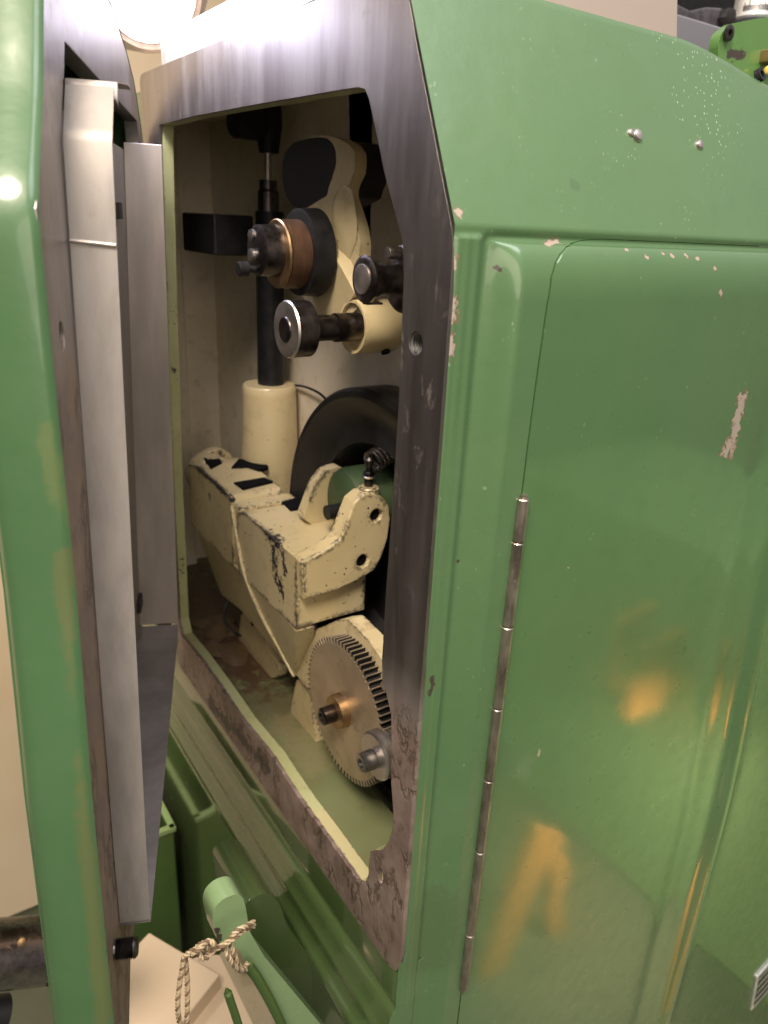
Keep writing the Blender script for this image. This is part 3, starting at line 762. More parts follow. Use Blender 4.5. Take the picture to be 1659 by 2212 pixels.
# green motor drum between the ears
drum = thing('green_roller', 'small green painted drum lying between the two ears', 'drum', (.345, .56, -.25))
M['drumgreen'] = green_mat('drum_green', base=(.05, .085, .035), rough=.5, coat=0)
dc = Vector(PY(775, 1065, .565)); v, f = lathe([(0, .001), (.001, .024), (.005, .030), (.012, .0325), (.16, .0325)], (dc.x-.022, .565, dc.z-.006), (1, 0, 0), 48)
mesh('shell', v, f, M['drumgreen'], drum)
v, f = lathe([(0, .007), (.03, .007)], (dc.x-.038, .560, dc.z-.012), (1, 0, 0), 24); mesh('spindle', v, f, M['black'], drum)

# large flywheel
wc = (.345, .532, -.291)
fly = thing('handwheel', 'large black dished pulley wheel behind the lever, half hidden by the rim', 'pulley wheel', (.345, .532, -.45))
M['wheel'] = metal_mat('black_wheel_paint', (.020, .019, .020), .36, (1, 1, 1), 40, .3, metal=.15)
v, f = lathe([(.040, .150), (.036, .155), (.004, .155), (0, .152), (.0, .147), (.004, .143), (.010, .132), (.013, .118), (.011, .112), (.011, .104), (.030, .098), (.046, .09), (.046, .0001)], wc, (1, 0, 0), 96)
mesh('rim', v, f, M['wheel'], fly)

# spur gear
gc = Vector((.285, .4615, -.4015)); R = .0665; NT_ = 74
gear = thing('spur_gear', 'thin wide spur gear with fine teeth and bronze hub at the foot of the hatch', 'gear', (.30, .4615, -.468))
pts = []
for i in range(NT_):
    for k, (da, rr) in enumerate([(-.25, R-.0052), (-.15, R-.0010), (-.09, R), (.09, R), (.15, R-.0010), (.25, R-.0052)]):
        a = 2*math.pi*(i+da)/NT_; pts.append((gc.y+rr*math.cos(a), gc.z+rr*math.sin(a)))
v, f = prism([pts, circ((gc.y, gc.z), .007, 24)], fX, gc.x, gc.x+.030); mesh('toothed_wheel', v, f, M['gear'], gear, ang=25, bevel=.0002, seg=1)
hc = Vector((.285, .463, -.401))
v, f = lathe([(-.0085, .0125), (-.0080, .0150), (-.001, .0155), (.002, .0155)], hc, (1, 0, 0), 40); mesh('hub', v, f, M['brass'], gear)
def cap_screw(c, r, h, parent, mat='darksteel', mat2='black', name='cap_screw'):
    v, f = lathe([(0, r*.9), (-.001, r), (-h+.001, r), (-h, r*.82), (-h, r*.50), (-h+.004, r*.46), (-h+.004, .00005)], c, (1, 0, 0), 6*5); mesh(name, v, f, M[mat], parent, ang=40)
    v, f = lathe([(-h+.0035, r*.47), (-h+.0033, .0001)], c, (1, 0, 0), 6); mesh('hex_socket', v, f, M['void'], parent)
cap_screw(hc+Vector((-.008, .0, 0)), .0078, .013, gear)
# pinion collar and screw
pc = Vector(PX(807, 1634, .276))
pin = thing('pinion_collar', 'bright steel collar with a socket screw beside the toothed gear', 'collar', tuple(pc+Vector((0, 0, -.02))))
v, f = lathe([(.0, .0185), (.0015, .0205), (.030, .0205), (.032, .018)], pc, (1, 0, 0), 48); mesh('collar', v, f, M['pin'], pin)
cap_screw(pc+Vector((0, -.001, -.001)), .0082, .013, pin, 'steel')
v, f = lathe([(.031, .0170), (.034, .0245), (.055, .0245)], pc, (1, 0, 0), 40); mesh('pinion', v, f, M['darksteel'], pin)
v, f = lathe([(0, .0035), (.012, .0035)], Vector(PX(828, 1482, .272)), (1, .0, 0), 14); mesh('dowel_pin', v, f, M['pin'], pin)
# small cream struts standing on the floor
for pts_, x, lab in [([(520, 1330), (545, 1300), (560, 1345), (575, 1395), (602, 1445), (600, 1462), (508, 1478), (512, 1400)], .315, 'cream angle bracket with one bolt hole on the dirty cavity floor'),
                ([(640, 1468), (668, 1470), (676, 1560), (690, 1650), (672, 1655), (620, 1600), (628, 1530)], .305, 'narrow cream foot plate behind the toothed gear')]:
    pl = pXl(pts_, x); v, f = prism([rnd(pl, .003, 3)], fX, x, x+.012)
    o = mesh('strut', v, f, M['creamlow'], None, bevel=.0015); o['label'] = lab; o['category'] = 'bracket'
    if 'angle' in lab: strut = o
c = PX(545, 1346, .3148); v, f = lathe([(0, .0040), (.004, .0038)], Vector(c)-Vector((.0005, 0, 0)), (1, 0, 0), 18)
o = mesh('bolt_hole', v, f, M['void'], strut) if False else None
oo = bpy.data.objects  # hole drawn as a dark plug seated in the bracket
def child_world(name, v, f, mat, parent):
    me_o = mesh(name, v, f, mat, parent); return me_o
child_world('bolt_hole', v, f, M['void'], strut)
# black gear side block under gear (shadowed gearbox)
# ---------------------------------------------------------------- upper mechanism
shaft = thing('vertical_shaft', 'dark upright shaft rising from a cream socket boss near the far end of the hatch', 'shaft', (.327, .69, -.30))
sx, sy = .3268, .69
v, f = lathe([(-.20, .0135), (.005, .0135)], (sx, sy, 0), (0, 0, 1), 36); mesh('rod', v, f, M['black'], shaft)
v, f = lathe([(.004, .0100), (.022, .0100), (.024, .0085), (.032, .0085)], (sx-.001, sy, 0), (0, 0, 1), 32); mesh('collar', v, f, M['darksteel'], shaft)
v, f = lathe([(.030, .0032), (.058, .0032)], (sx-.001, sy, 0), (0, 0, 1), 20); mesh('stem', v, f, M['pin'], shaft)
v, f = join([lathe([(.055, .009), (.075, .012), (.11, .012)], (sx, sy, 0), (0, 0, 1), 24), lathe([(0, .012), (.002, .014), (.04, .014)], (sx-.035, sy-.002, .078), (1, .15, 0), 30)]); mesh('head', v, f, M['black'], shaft)
v, f = lathe([(-.280, .031), (-.245, .0300), (-.168, .0275), (-.161, .0270), (-.159, .0255), (-.159, .014)], (sx-.002, sy, 0), (0, 0, 1), 48); mesh('socket_boss', v, f, crm('boss_paint', et=.6, grease=.35, speck=.4), shaft)
v, f = box((.292, .735, -.0175), (.04, .085, .036)); mesh('clamp_block', v, f, M['black'], shaft, bevel=.002)

shaft.location *= 1.122; shaft.scale = (1.122,)*3
# eccentric cylinder assembly
ecc = thing('eccentric_drum', 'stacked bronze and black drum with a small thumb screw in the upper hatch', 'eccentric drum', (.27, .55, -.06))
ec = (0, .55, -.0262)
v, f = lathe([(.2675, .0225), (.2683, .0252), (.2835, .0258), (.2845, .0255)], ec, (1, 0, 0), 56); mesh('bronze_ring', v, f, M['copper'], ecc)
v, f = lathe([(.2655, .0246), (.2666, .0256), (.2674, .0256), (.2680, .022)], ec, (1, 0, 0), 56); mesh('edge_band', v, f, M['brass'], ecc)
v, f = lathe([(.2500, .0165), (.2512, .0185), (.2660, .0195), (.2665, .010)], (0, .552, -.024), (1, 0, 0), 48); mesh('front_boss', v, f, M['darksteel'], ecc)
for dy, dz, r, x in [(.005, -.004, .0052, .2465), (.007, .0105, .0044, .2475)]:
    v, f = lathe([(0, r*.6), (.001, r), (.005, r)], (x, .552+dy, -.024+dz), (1, 0, 0), 20); mesh('bolt_head', v, f, M['steel'], ecc)
v, f = lathe([(.2845, .0300), (.2855, .0325), (.3010, .0335), (.3020, .032)], (0, .5515, -.0250), (1, 0, 0), 60); mesh('black_flange', v, f, M['black'], ecc)
tc = Vector(PX(514, 581, .236)); v, f = join([lathe([(0, .0045), (.001, .0056), (.0075, .0056), (.0085, .004), (.0085, .0028), (.028, .0028)], tc, (1, 0, 0), 24)]); mesh('thumb_screw', v, f, M['black'], ecc)

# rocker bracket
XR_ = .309
rk = thing('rocker_bracket', 'cream S-shaped rocker bracket with a ring at the top and a boss at its foot', 'bracket', (.32, .53, -.10))
def zc(p): return ((900+p[0]/2.011)*.5486, (400+p[1]/2.011)*.5486)
o_px = [(740, 262), (790, 272), (870, 292), (955, 340), (1000, 400), (1003, 480), (998, 560), (950, 660), (938, 745), (985, 880), (1020, 990), (1042, 1130), (1035, 1230), (1075, 1400), (1085, 1520), (1040, 1620), (960, 1690), (880, 1700), (700, 1700), (640, 1620), (575, 1530),
        (560, 1480), (600, 1250), (590, 1000), (590, 862), (700, 790), (780, 745), (790, 690), (820, 600), (852, 500), (850, 400), (828, 335), (780, 290), (720, 280), (640, 288), (630, 276)]
ro = [(p[1], p[2]) for p in (PX(*zc(q), XR_) for q in o_px)]; 
dm_px = [(640, 284), (720, 283), (775, 296), (822, 340), (845, 400), (846, 500), (815, 600), (785, 690), (775, 742), (700, 784), (590, 856), (500, 838), (440, 760), (415, 640), (405, 500), (430, 400), (500, 320)]
dm = [(p[1], p[2]) for p in (PX(*zc(q), XR_) for q in dm_px)]
drm = thing('motor_drum', 'large black rounded motor body in the shaded top of the hatch, cupped by the bracket', 'motor', (.33, .60, -.02))
v, f = prism([rnd(dm, .004, 4)], fX, .3110, .36); mesh('body', v, f, M['wheel0'], drm, bevel=.002, seg=3)
M['rock'] = crm('rocker_cream_paint', er=.003, et=.40, grease=.35, speck=.7)
v, f = prism([rnd(ro, .003, 3)], fX, XR_, XR_+.010); mesh('plate', v, f, M['rock'], rk, bevel=.0025, seg=3)
# ridge fin running down to the boss + upper swelling
A = [PX(*zc(q), XR_) for q in [(745, 1100), (720, 1230), (690, 1400), (585, 1525), (700, 1690), (880, 1700), (1010, 1560)]]
apex = [Vector(PX(*zc((770, 1110)), .303)), Vector(PX(*zc((900, 1330)), .303)), Vector(PX(*zc((1000, 1520)), .304))]
v = [Vector(a) for a in A]+apex+[Vector(PX(*zc((1050, 1440)), XR_)), Vector(PX(*zc((960, 1240)), XR_)), Vector(PX(*zc((830, 1090)), XR_))]
f = [(0, 1, 7), (1, 2, 8, 7), (2, 3, 8), (3, 4, 8), (4, 5, 9, 8), (5, 6, 9), (6, 10, 9), (10, 11, 8, 9), (11, 12, 7, 8), (12, 0, 7)]
mesh('ridge', v, f, M['rock'], rk, ang=25)
v, f = lump(Vector(PX(*zc((905, 990)), XR_)), (.0025, .018, .030), .4); mesh('swelling', v, f, M['rock'], rk)
v, f = lump(Vector(PX(*zc((700, 1110)), XR_)), (.006, .010, .010), 2.4); mesh('lug', v, f, M['rock'], rk)
bc = (0, .5, -.0762)
v, f = lathe([(.3430, .014), (.3430, .0190), (.3400, .0205), (.3075, .0208), (.3060, .0203), (.3060, .0182), (.3110, .0180), (.3115, .010)], bc, (1, 0, 0), 56); mesh('boss', v, f, M['rock'], rk)
hc2 = PX(817, 737, .318); 
hp = Vector((.331, .5-.0105, -.0762-.0178)); v, f = lathe([(0, .0036), (.002, .0036)], hp, Vector((0, -.55, -.8)), 18); mesh('oil_hole', v, f, M['void'], rk)
# roller pin
rp = thing('roller_pin', 'dark steel pin with a large round head held in the cream boss', 'roller pin', (.27, .50, -.097))
v, f = lathe([(.2475, .0085), (.2480, .0092), (.2490, .0096), (.2492, .0180), (.2496, .0192), (.2512, .0205), (.2665, .0205), (.2672, .0195)], bc, (1, 0, 0), 60); mesh('head', v, f, M['darksteel'], rp)
v, f = lathe([(.2488, .0185), (.2492, .0200), (.2508, .0209), (.2512, .0204)], bc, (1, 0, 0), 60); mesh('rim', v, f, M['pin'], rp)
v, f = lathe([(.2668, .0095), (.2900, .0095), (.2905, .0108), (.3180, .0108)], bc, (1, 0, 0), 44); mesh('shank', v, f, M['darksteel'], rp)
# guide roller near the rim
c2 = (0, .43, -.0350)
gr_ = thing('guide_roller', 'flanged dark steel guide roller peeping past the near rim of the hatch', 'roller', (.28, .43, -.05))
v, f = lathe([(.2690, .0070), (.2688, .0085), (.2698, .0090), (.2700, .0092), (.2702, .0128), (.2708, .0138), (.2716, .0152), (.2728, .0150), (.2736, .0120), (.2800, .0118), (.2830, .0105), (.2920, .0092), (.2990, .0105), (.3010, .021), (.3025, .0225), (.306, .0225)], c2, (1, 0, 0), 56); mesh('flanged_roller', v, f, M['darksteel'], gr_)
v, f = lathe([(.2686, .0088), (.2690, .0096), (.2704, .0096)], c2, (1, 0, 0), 40); mesh('retaining_ring', v, f, M['pin'], gr_)
c3 = Vector(PX(836, 546, .290)); v, f = lathe([(0, .0018), (.0, .0036), (.0008, .0040), (.014, .0040)], c3, (1, 0, 0), 20); mesh('pin', v, f, M['steel'], gr_)
c3 = Vector(PX(805, 655, .274)); v, f = box(c3, (.012, .006, .0014)); mesh('clip', v, f, M['darksteel'], gr_)
# cable across the back wall
cb = spline([PX(636, 832, .395), PX(660, 836, .392), PX(690, 850, .39), PX(712, 872, .39), PX(735, 900, .39)], 8)
o = mesh('cable', *tube(cb, .0014, 8), M['black']); o['label'] = 'thin dark cable curving across the back wall above the large pulley wheel'; o['category'] = 'cable'
cb = spline([PX(497, 1288, .31), PX(484, 1318, .30), PX(488, 1345, .30), PX(512, 1370, .31), PX(540, 1375, .33)], 8)
o = mesh('cable', *tube(cb, .0018, 8), M['black']); o['label'] = 'short dark wire loop hanging behind the lever casting'; o['category'] = 'cable'

# ================================================================= BACKGROUND BITS
# work lamp behind the machine top
lamp = thing('work_lamp', 'round work lamp glowing white behind the top of the hatch', 'lamp', (.235, .74, .12))
M['glow'] = G('lamp_diffuser').m; bs = M['glow'].node_tree.nodes['Principled BSDF']; bs.inputs['Emission Color'].default_value = (.93, .94, 1, 1); bs.inputs['Emission Strength'].default_value = 9
lc = Vector(PY(318, -25, .80)); ln = Vector((.02, -.80, -.60)).normalized()
v, f = lathe([(0, .042), (.001, .0415), (.001, .0001)], lc+ln*.012, ln, 48); mesh('diffuser', v, f, M['glow'], lamp)
M['lampshade'] = metal_mat('lamp_shade', (.60, .46, .40), .35, amt=.2, metal=.3)
v, f = lathe([(.013, .043), (.016, .046), (.012, .052), (.006, .051), (.004, .055), (-.004, .060), (-.008, .059), (-.012, .064), (-.03, .066), (-.05, .04), (-.05, .001)], lc, ln, 64); mesh('shade', v, f, M['lampshade'], lamp)

# items on top of the column, upper right
M['greybeige'] = G('warm_grey_paint').out((.40, .33, .30), .5, 0)
p = [PY(1175, -60, .47), PY(1466, -60, .47), PY(1462, 40, .47), PY(1452, 110, .47), PY(1175, 110, .47)]
v, f = prism([rnd([(q[0], q[2]) for q in [PY(1100, -140, .47), PY(1466, -140, .47), PY(1462, 120, .47), PY(1100, 120, .47)]], .004, 3)], fY, .47, .55)
o = mesh('control_housing', v, f, M['greybeige'], None, bevel=.003, seg=3); o['label'] = 'warm grey rounded housing on top of the green column'; o['category'] = 'housing'
br = [PY(*q, .47) for q in [(1520, 165), (1517, 100), (1524, 78), (1550, 57), (1600, 47), (1760, 30), (1760, 260), (1700, 260), (1560, 180)]]
M['brk'] = green_mat('bracket_green', base=(.10, .22, .06), dark_chips=[(PY(1575, 115, .455), PY(1605, 122, .455), .0035)])
bk = thing('green_bracket', 'green rounded bracket with a socket screw above the upper right of the panel', 'bracket', (.60, .48, .12))
v, f = prism([rnd([(q[0], q[2]) for q in br], .004, 4)], fY, .455, .464); mesh('plate', v, f, M['brk'], bk, bevel=.0035, seg=4)
c = Vector(PY(1571, 72, .4535)); v, f = lathe([(0, .0052), (-.001, .0062), (-.0025, .0062), (-.003, .0050), (-.003, .0028), (0, .0026)], c, (0, 1, 0), 24); mesh('socket_screw', v, f, M['darksteel'], bk)
c = Vector(PY(1660, 128, .45)); v, f = lathe([(-.03, .006), (.0, .006), (.001, .005)], c+Vector((.02, 0, .0)), (-1, 0, .1), 20)
o = mesh('brass_fitting', *box(c+Vector((.004, 0, .002)), (.02, .012, .010)), M['brass'], None, bevel=.001); o['label'] = 'little brass block at the right end of the green bracket'; o['category'] = 'fitting'
c = Vector(PY(1655, 150, .445)); M['yellow'] = G('yellow_knob').out((.75, .55, .12), .35, 0)
v, f = lathe([(0, .001), (.001, .003), (.004, .0036), (.012, .0036)], c, (1, 0, 0), 18); o = mesh('yellow_knob', v, f, M['yellow']); o['label'] = 'tiny yellow knob below the brass block'; o['category'] = 'knob'
# graduated collar
gcn = Vector(PY(1630, 36, .60)); gd = thing('graduated_collar', 'silver graduated dial collar at the upper right corner', 'dial collar', tuple(gcn))
v, f = lathe([(-.006, .022), (-.004, .024), (.06, .024)], gcn, (.05, .02, 1), 60); mesh('barrel', v, f, M['plate'], gd)
tk = []
for i in range(-26, 27):
    a = math.radians(-112+i*2.6); h = .011 if i % 10 == 0 else (.008 if i % 5 == 0 else .0055)
    tk.append(box(gcn+Vector((.0241*math.cos(a), .0241*math.sin(a), .001+h/2)), (.0005, .0005, h)))
mesh('tick_mark', *join(tk), M['blackplastic'], gd)['kind'] = 'stuff'
# dark clamps behind
M['grime'] = metal_mat('grimy_steel', (.10, .09, .10), .5, amt=.5, metal=.5)
cl = thing('clamp_arm', 'grimy dark clamp arm with a hex nut in the background at upper right', 'clamp arm', (.64, .62, .15))
a = [PY(*q, .60) for q in [(1380, -40), (1470, 10), (1495, 22), (1530, 14), (1560, 16), (1592, 32), (1588, 62), (1500, 64), (1470, 70), (1466, 30), (1380, 0)]]
v, f = prism([[(q[0], q[2]) for q in a]], fY, .60, .64); mesh('arm', v, f, M['grime'], cl, bevel=.003)
v, f = lathe([(-.008, .006), (-.007, .0105), (.004, .0105)], Vector(PY(1567, 42, .597)), (0, 1, 0), 6); mesh('nut', v, f, M['darksteel'], cl)
v, f = box(Vector(PY(1545, 80, .62)), (.17, .02, .022)); mesh('rail', v, f, M['grime'], cl, bevel=.003)
M['lav'] = G('pale_slide_paint').out((.24, .23, .27), .4, .3)
v, f = box(Vector(PY(1540, 118, .60)), (.20, .03, .045)); o = mesh('slide_block', v, f, M['lav'], None, bevel=.003); o['label'] = 'pale grey slide block behind the green bracket'; o['category'] = 'slide block'
v, f = box(Vector(PY(1600, -60, .80)), (.7, .02, .34)); o = mesh('dark_backboard', v, f, M['black'], None); o['label'] = 'dark machine panel filling the far upper right background'; o['category'] = 'panel'
v, f = box(Vector(PY(1500, 160, .53)), (.04, .04, .012)); o = mesh('green_ledge', v, f, M['brk'], None, bevel=.003); o['label'] = 'narrow green ledge running behind the bracket foot'; o['category'] = 'ledge'

# lower left: handle shaft, wall, box, lever, string, card
M['ltwall'] = G('cream_wall_paint'); n_ = M['ltwall'].noise(3, 3); M['ltwall'] = M['ltwall'].out(M['ltwall'].mix(M['ltwall'].ss(n_, .3, .7), (.82, .64, .44), (.90, .74, .54)), .7, 0)
v, f = box((-.3, 3.2, -.3), (5.0, .06, 4.2)); o = mesh('wall', v, f, M['ltwall'], None, smooth=False); o['kind'] = 'structure'
M['flr'] = G('workshop_floor'); n_ = M['flr'].noise(6, 4); M['flr'] = M['flr'].out(M['flr'].mix(M['flr'].ss(n_, .3, .7), (.075, .085, .05), (.10, .11, .07)), .6, 0)
v, f = box((0, 1.2, -1.46), (6, 6, .1)); o = mesh('floor', v, f, M['flr'], None, smooth=False); o['kind'] = 'structure'
v, f = box((-.35, 1.38, -.85), (1.3, .05, 1.1)); o = mesh('low_wall', v, f, M['ltwall'], None, smooth=False); o['kind'] = 'structure'
hs = thing('crank_handle', 'thick black steel shaft poking out behind the cover at lower left', 'handle shaft', (-.03, .6, -.75))
c = Vector(PY(30, 2058, .60)); ax = Vector(PY(120, 2050, .60))-Vector(PY(0, 2060, .60))
v, f = lathe([(-.25, .030), (.030, .031), (.031, .028), (.035, .028), (.036, .031), (.08, .031)], c, ax, 40); mesh('shaft', v, f, M['oiled'], hs)
v, f = lathe([(-.2, .018), (-.02, .018), (-.012, .012)], Vector(PY(14, 1960, .62)), ax, 28); mesh('knob', v, f, M['blackplastic'], hs)
c = Vector(PY(48, 2036, .575)); v, f = lathe([(0, .001), (.0006, .0035), (.003, .004)], c, Vector((0, 1, -.6)), 18); mesh('grease_nipple', v, f, M['brass'], hs)
v, f = lathe([(-.2, .016), (.0, .016)], Vector(PY(12, 2185, .60)), ax, 28); mesh('lower_knob', v, f, M['blackplastic'], hs)
# green box
YBX = .80
bx = thing('green_box', 'open topped dark green sheet metal box below the cover', 'box', (.16, .80, -1.1))
k0 = PY(372, 1792, YBX)
x1b, z1b = float(k0[0]), float(k0[2])
M['boxg'] = green_mat('box_green', base=(.055, .105, .025), rough=.4, coat=.25)
wl = [box((x1b-.055, YBX, z1b-.21), (.11, .004, .42)), box((x1b, YBX+.13, z1b-.21), (.004, .26, .42)), box((x1b-.055, YBX+.26, z1b-.21), (.11, .004, .42)), box((x1b-.11, YBX+.13, z1b-.21), (.004, .26, .42))]
mesh('side', *join(wl), M['boxg'], bx, bevel=.0006)
M['boxrim'] = green_mat('box_rim_green', base=(.20, .30, .12))
rim = [box((x1b-.055, YBX, z1b+.003), (.118, .009, .008)), box((x1b, YBX+.13, z1b+.003), (.009, .27, .008))]
mesh('rim', *join(rim), M['boxrim'], bx, bevel=.001)
mesh('bottom', *box((x1b-.055, YBX+.13, z1b-.41), (.10, .25, .004)), M['boxg'], bx)
# card / chute beneath
cd = [PZ(*q, -.92) for q in [(262, 2130), (350, 2092), (440, 2062), (800, 2062), (1000, 2330), (260, 2330), (255, 2200)]]
v, f = prism([[(q[0], q[1]) for q in cd]], fZ, -.925, -.92); o = mesh('cream_tray', v, f, M['paper'], None, bevel=.001); o['label'] = 'cream coloured tray on the floor under the green lever'; o['category'] = 'tray'
v, f = box(Vector(PZ(300, 2190, -.91)), (.16, .12, .03), Matrix.Rotation(.5, 3, 'Z').to_euler()); o = mesh('cream_carton', v, f, M['paper'], None, bevel=.002); o['label'] = 'small cream carton with a dark end beside the cover foot'; o['category'] = 'carton'
# lever with string
lv = thing('green_lever', 'light green painted lever arm with a rounded head, tied with string', 'lever', (.15, .35, -.60))
M['levg'] = green_mat('lever_green', base=(.22, .33, .16), rough=.32, coat=.5, dark_chips=[(PY(468, 2010, .36), PY(474, 2030, .36), .0022)])
YL = .36
lo = [PY(*q, YL) for q in [(458, 1985), (462, 1962), (482, 1941), (510, 1931), (525, 1938), (532, 1965), (538, 2010), (570, 2065), (790, 2330), (700, 2330), (585, 2180), (533, 2085), (515, 2050), (490, 2040), (470, 2035)]]
v, f = prism([rnd([(q[0], q[2]) for q in lo], .004, 4)], fY, YL, YL+.018); mesh('arm', v, f, M['levg'], lv, bevel=.004, seg=4)
# big rounded green guard behind lever
sh = [PY(*q, .43) for q in [(525, 1950), (575, 1925), (605, 1950), (620, 2000), (860, 2330), (700, 2330), (540, 2080)]]
v, f = prism([rnd([(q[0], q[2]) for q in sh], .012, 5)], fY, .43, .50); o = mesh('green_guard', v, f, M['base'], None, bevel=.012, seg=5); o['label'] = 'olive rounded guard casting behind the string-tied lever'; o['category'] = 'guard'
rod = [PY(535, 2085, .352), PY(560, 2120, .352), PY(600, 2195, .352), PY(640, 2290, .352)]
o = mesh('thin_rod', *tube(spline(rod, 6), .0038, 12), M['boxg']); o['label'] = 'thin dark green rod hanging beside the lever'; o['category'] = 'rod'
rod = [PY(489, 2135, .35), PY(497, 2160, .35), PY(515, 2215, .35), PY(530, 2280, .35)]
o = mesh('pointed_rod', *tube(spline(rod, 6), [.0006]+[.0016]*2+[.0030]*16, 12), M['boxg']); o['label'] = 'dark green pointed rod end at the bottom edge'; o['category'] = 'rod'
# string
stg = G('string_fibre'); a_ = stg.noise(300, 3, sc=(1, 1, 1)); M['string'] = stg.out(stg.mix(stg.ss(a_, .35, .65), (.38, .28, .16), (.55, .45, .31)), .85, 0)
M['string2'] = G('brown_fibre').out((.20, .13, .08), .85, 0)
st = thing('string', 'frayed brown and cream string knotted round the green lever', 'string', (.12, .34, -.47))
def twist(pts, r, rr, turns, ph0=0):
    sp = spline(pts, 10); out = []
    u = None; L = len(sp)
    for i, p in enumerate(sp):
        t = (sp[min(i+1, L-1)]-sp[max(i-1, 0)]).normalized()
        if u is None: u = t.orthogonal().normalized()
        u = (u-t*u.dot(t)).normalized(); v_ = t.cross(u); a = turns*2*math.pi*i/L+ph0
        out.append(p+(u*math.cos(a)+v_*math.sin(a))*rr)
    return tube(out, r, 7)
rs = random.Random(5)
def Y3(l, y=.345): return [Vector(PY(a, b, y-.004*c)) for a, b, c in l]
runs = [Y3([(548, 1992, 0), (530, 2002, 1.5), (510, 2012, 2), (495, 2030, 1.5), (480, 2042, 1), (455, 2050, 1), (420, 2052, 1.5), (398, 2066, 1)]),
        Y3([(549, 2000, -.5), (525, 2012, 1.5), (500, 2030, 2), (470, 2048, 2), (440, 2062, 1.5), (425, 2048, 1), (440, 2038, 1.5), (452, 2052, 2)]),
        Y3([(398, 2066, 1), (392, 2100, .5), (386, 2140, .5), (384, 2180, .5), (390, 2225, 0), (392, 2270, 0)]),
        Y3([(400, 2070, .5), (404, 2110, .5), (405, 2150, .5), (404, 2190, .5), (403, 2230, 0), (402, 2270, 0)]),
        Y3([(495, 2030, 1), (505, 2060, 1.5), (515, 2085, 1), (525, 2092, 0), (535, 2080, -.5)]),
        Y3([(480, 2042, 1), (495, 2070, 2), (512, 2092, 1.5), (530, 2096, 0)]),
        Y3([(425, 2045, 2), (435, 2070, 2.5), (455, 2062, 2), (462, 2040, 2.5), (448, 2034, 2), (430, 2050, 3), (415, 2060, 2)])]
for rn in runs:
    L = sum((rn[i+1]-rn[i]).length for i in range(len(rn)-1)); tn = L/.010
    for q_, (ph_, mt_) in enumerate([(0, 'string'), (2.1, 'string'), (4.2, 'string2')]): mesh('strand', *twist(rn, .00085, .0011, tn, ph_), M[mt_], st)
# data plate at the lower right corner of the panel
dp = thing('data_plate', 'corner of a black and silver data plate riveted at the lower right', 'data plate', tuple(ph(1650, 2180)))
c1 = ph(1631, 2108); c2_ = ph(1612, 2212)
up = (c1-c2_).normalized(); rt = (ph(1700, 2080)-ph(1631, 2108)); rt = (rt-up*rt.dot(up)).normalized(); pn = rt.cross(up); pn = pn if pn.y < 0 else -pn
fD = lambda u, v, d: tuple(c1+rt*u+up*v+pn*d)
Hh = .09; Wd = .10
v, f = prism([rnd([(0, 0), (Wd, .0), (Wd, -Hh), (0, -Hh)], .004, 4)], fD, .0005, .0028); mesh('border', v, f, M['plate'], dp, bevel=.0006)
v, f = prism([[(.006, -.007), (Wd-.006, -.007), (Wd-.006, -Hh+.006), (.006, -Hh+.006)]], fD, .0028, .0031); mesh('black_field', v, f, M['blackplastic'], dp)
v, f = lathe([(0, .0018), (.001, .0012)], Vector(fD(.0075, -.0045, .0028)), pn, 14); mesh('rivet', v, f, M['steel'], dp)
ln_ = []
for k in range(5): y_ = -.0135-.018*k; ln_.append(prism([[(.006, y_), (Wd-.006, y_), (Wd-.006, y_-.0014), (.006, y_-.0014)]], fD, .0031, .0034))
mesh('rule_line', *join(ln_), M['plate'], dp)

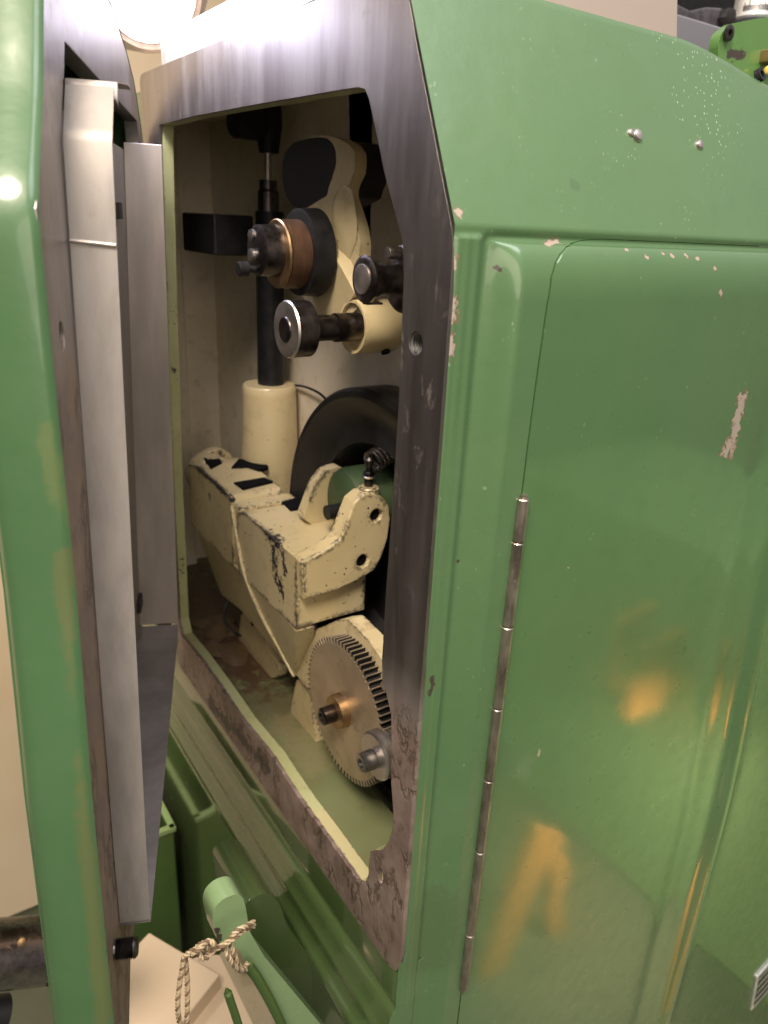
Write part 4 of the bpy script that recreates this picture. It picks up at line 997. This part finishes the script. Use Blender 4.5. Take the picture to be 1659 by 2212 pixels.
# ---------------------------------------------------------------- unseen slats, card, spot and block added for reflections in the enamel
def mir(px, py, yq):
    p = ph(px, py); d_ = Vector(ray(px, py)).normalized(); d_.y = -d_.y; t = (yq-p.y)/d_.y; return p+d_*t
M['wood'] = G('orange_pine').out((.80, .34, .08), .6, 0)
M['whitecard'] = G('white_card').out((.85, .85, .82), .6, 0)
def mirrored(polys, yq, mat, name):
    parts = []
    for pl in polys:
        q = [mir(a, b, yq) for a, b in pl]; parts.append(prism([[(p.x, p.z) for p in q]], fY, yq-.02, yq))
    o = mesh(name, *join(parts), mat); o['kind'] = 'structure'; return o
YT = -.12
mirrored([[(1160, 1792), (1222, 1808), (1205, 1850), (1160, 1910), (1130, 1990), (1085, 2100), (1060, 2230), (1010, 2230), (1035, 2130), (1075, 2010), (1115, 1900)],
          [(1200, 1850), (1232, 1860), (1215, 1950), (1235, 2230), (1190, 2230), (1185, 1980)],
          [(1345, 1350), (1380, 1325), (1425, 1305), (1395, 1360), (1350, 1440), (1325, 1500)],
          [(1400, 1410), (1480, 1360), (1490, 1440), (1420, 1530), (1350, 1560), (1365, 1500), (1400, 1460)]], YT, M['wood'], 'workshop_trestle')  # made-up slats, outlined to give the orange reflections on the door
mirrored([[(1010, 1560), (1080, 1590), (1150, 1640), (1130, 1680), (1060, 1670), (995, 1620)]], YT, M['whitecard'], 'workshop_card')  # made-up card for the pale reflection across the hinge
tl = mir(1200, 1800, YT)
sl = bpy.data.lights.new('bench_spot', 'SPOT'); sl.energy = 75; sl.color = (1, .85, .65); sl.spot_size = math.radians(75); sl.spot_blend = .6; sl.shadow_soft_size = .1  # spot added only to light the unseen slats
so = bpy.data.objects.new('bench_spot', sl); COL.objects.link(so); so.location = tl+Vector((.15, .30, .35)); so.rotation_euler = (tl+Vector((.1, 0, 0))-so.location).to_track_quat('-Z', 'Y').to_euler()
print('TRESTLE', tl, so.location, ph(1650, 2180))

M['palegreen'] = G('pale_green_cabinet').out((.27, .43, .19), .6, 0)
o = mesh('neighbour_cabinet', *box((1.55, -.2, -.98), (.6, 1.0, .86)), M['palegreen'], None, bevel=.01); o['kind'] = 'structure'  # unseen block added so its reflection lightens the panel's right side
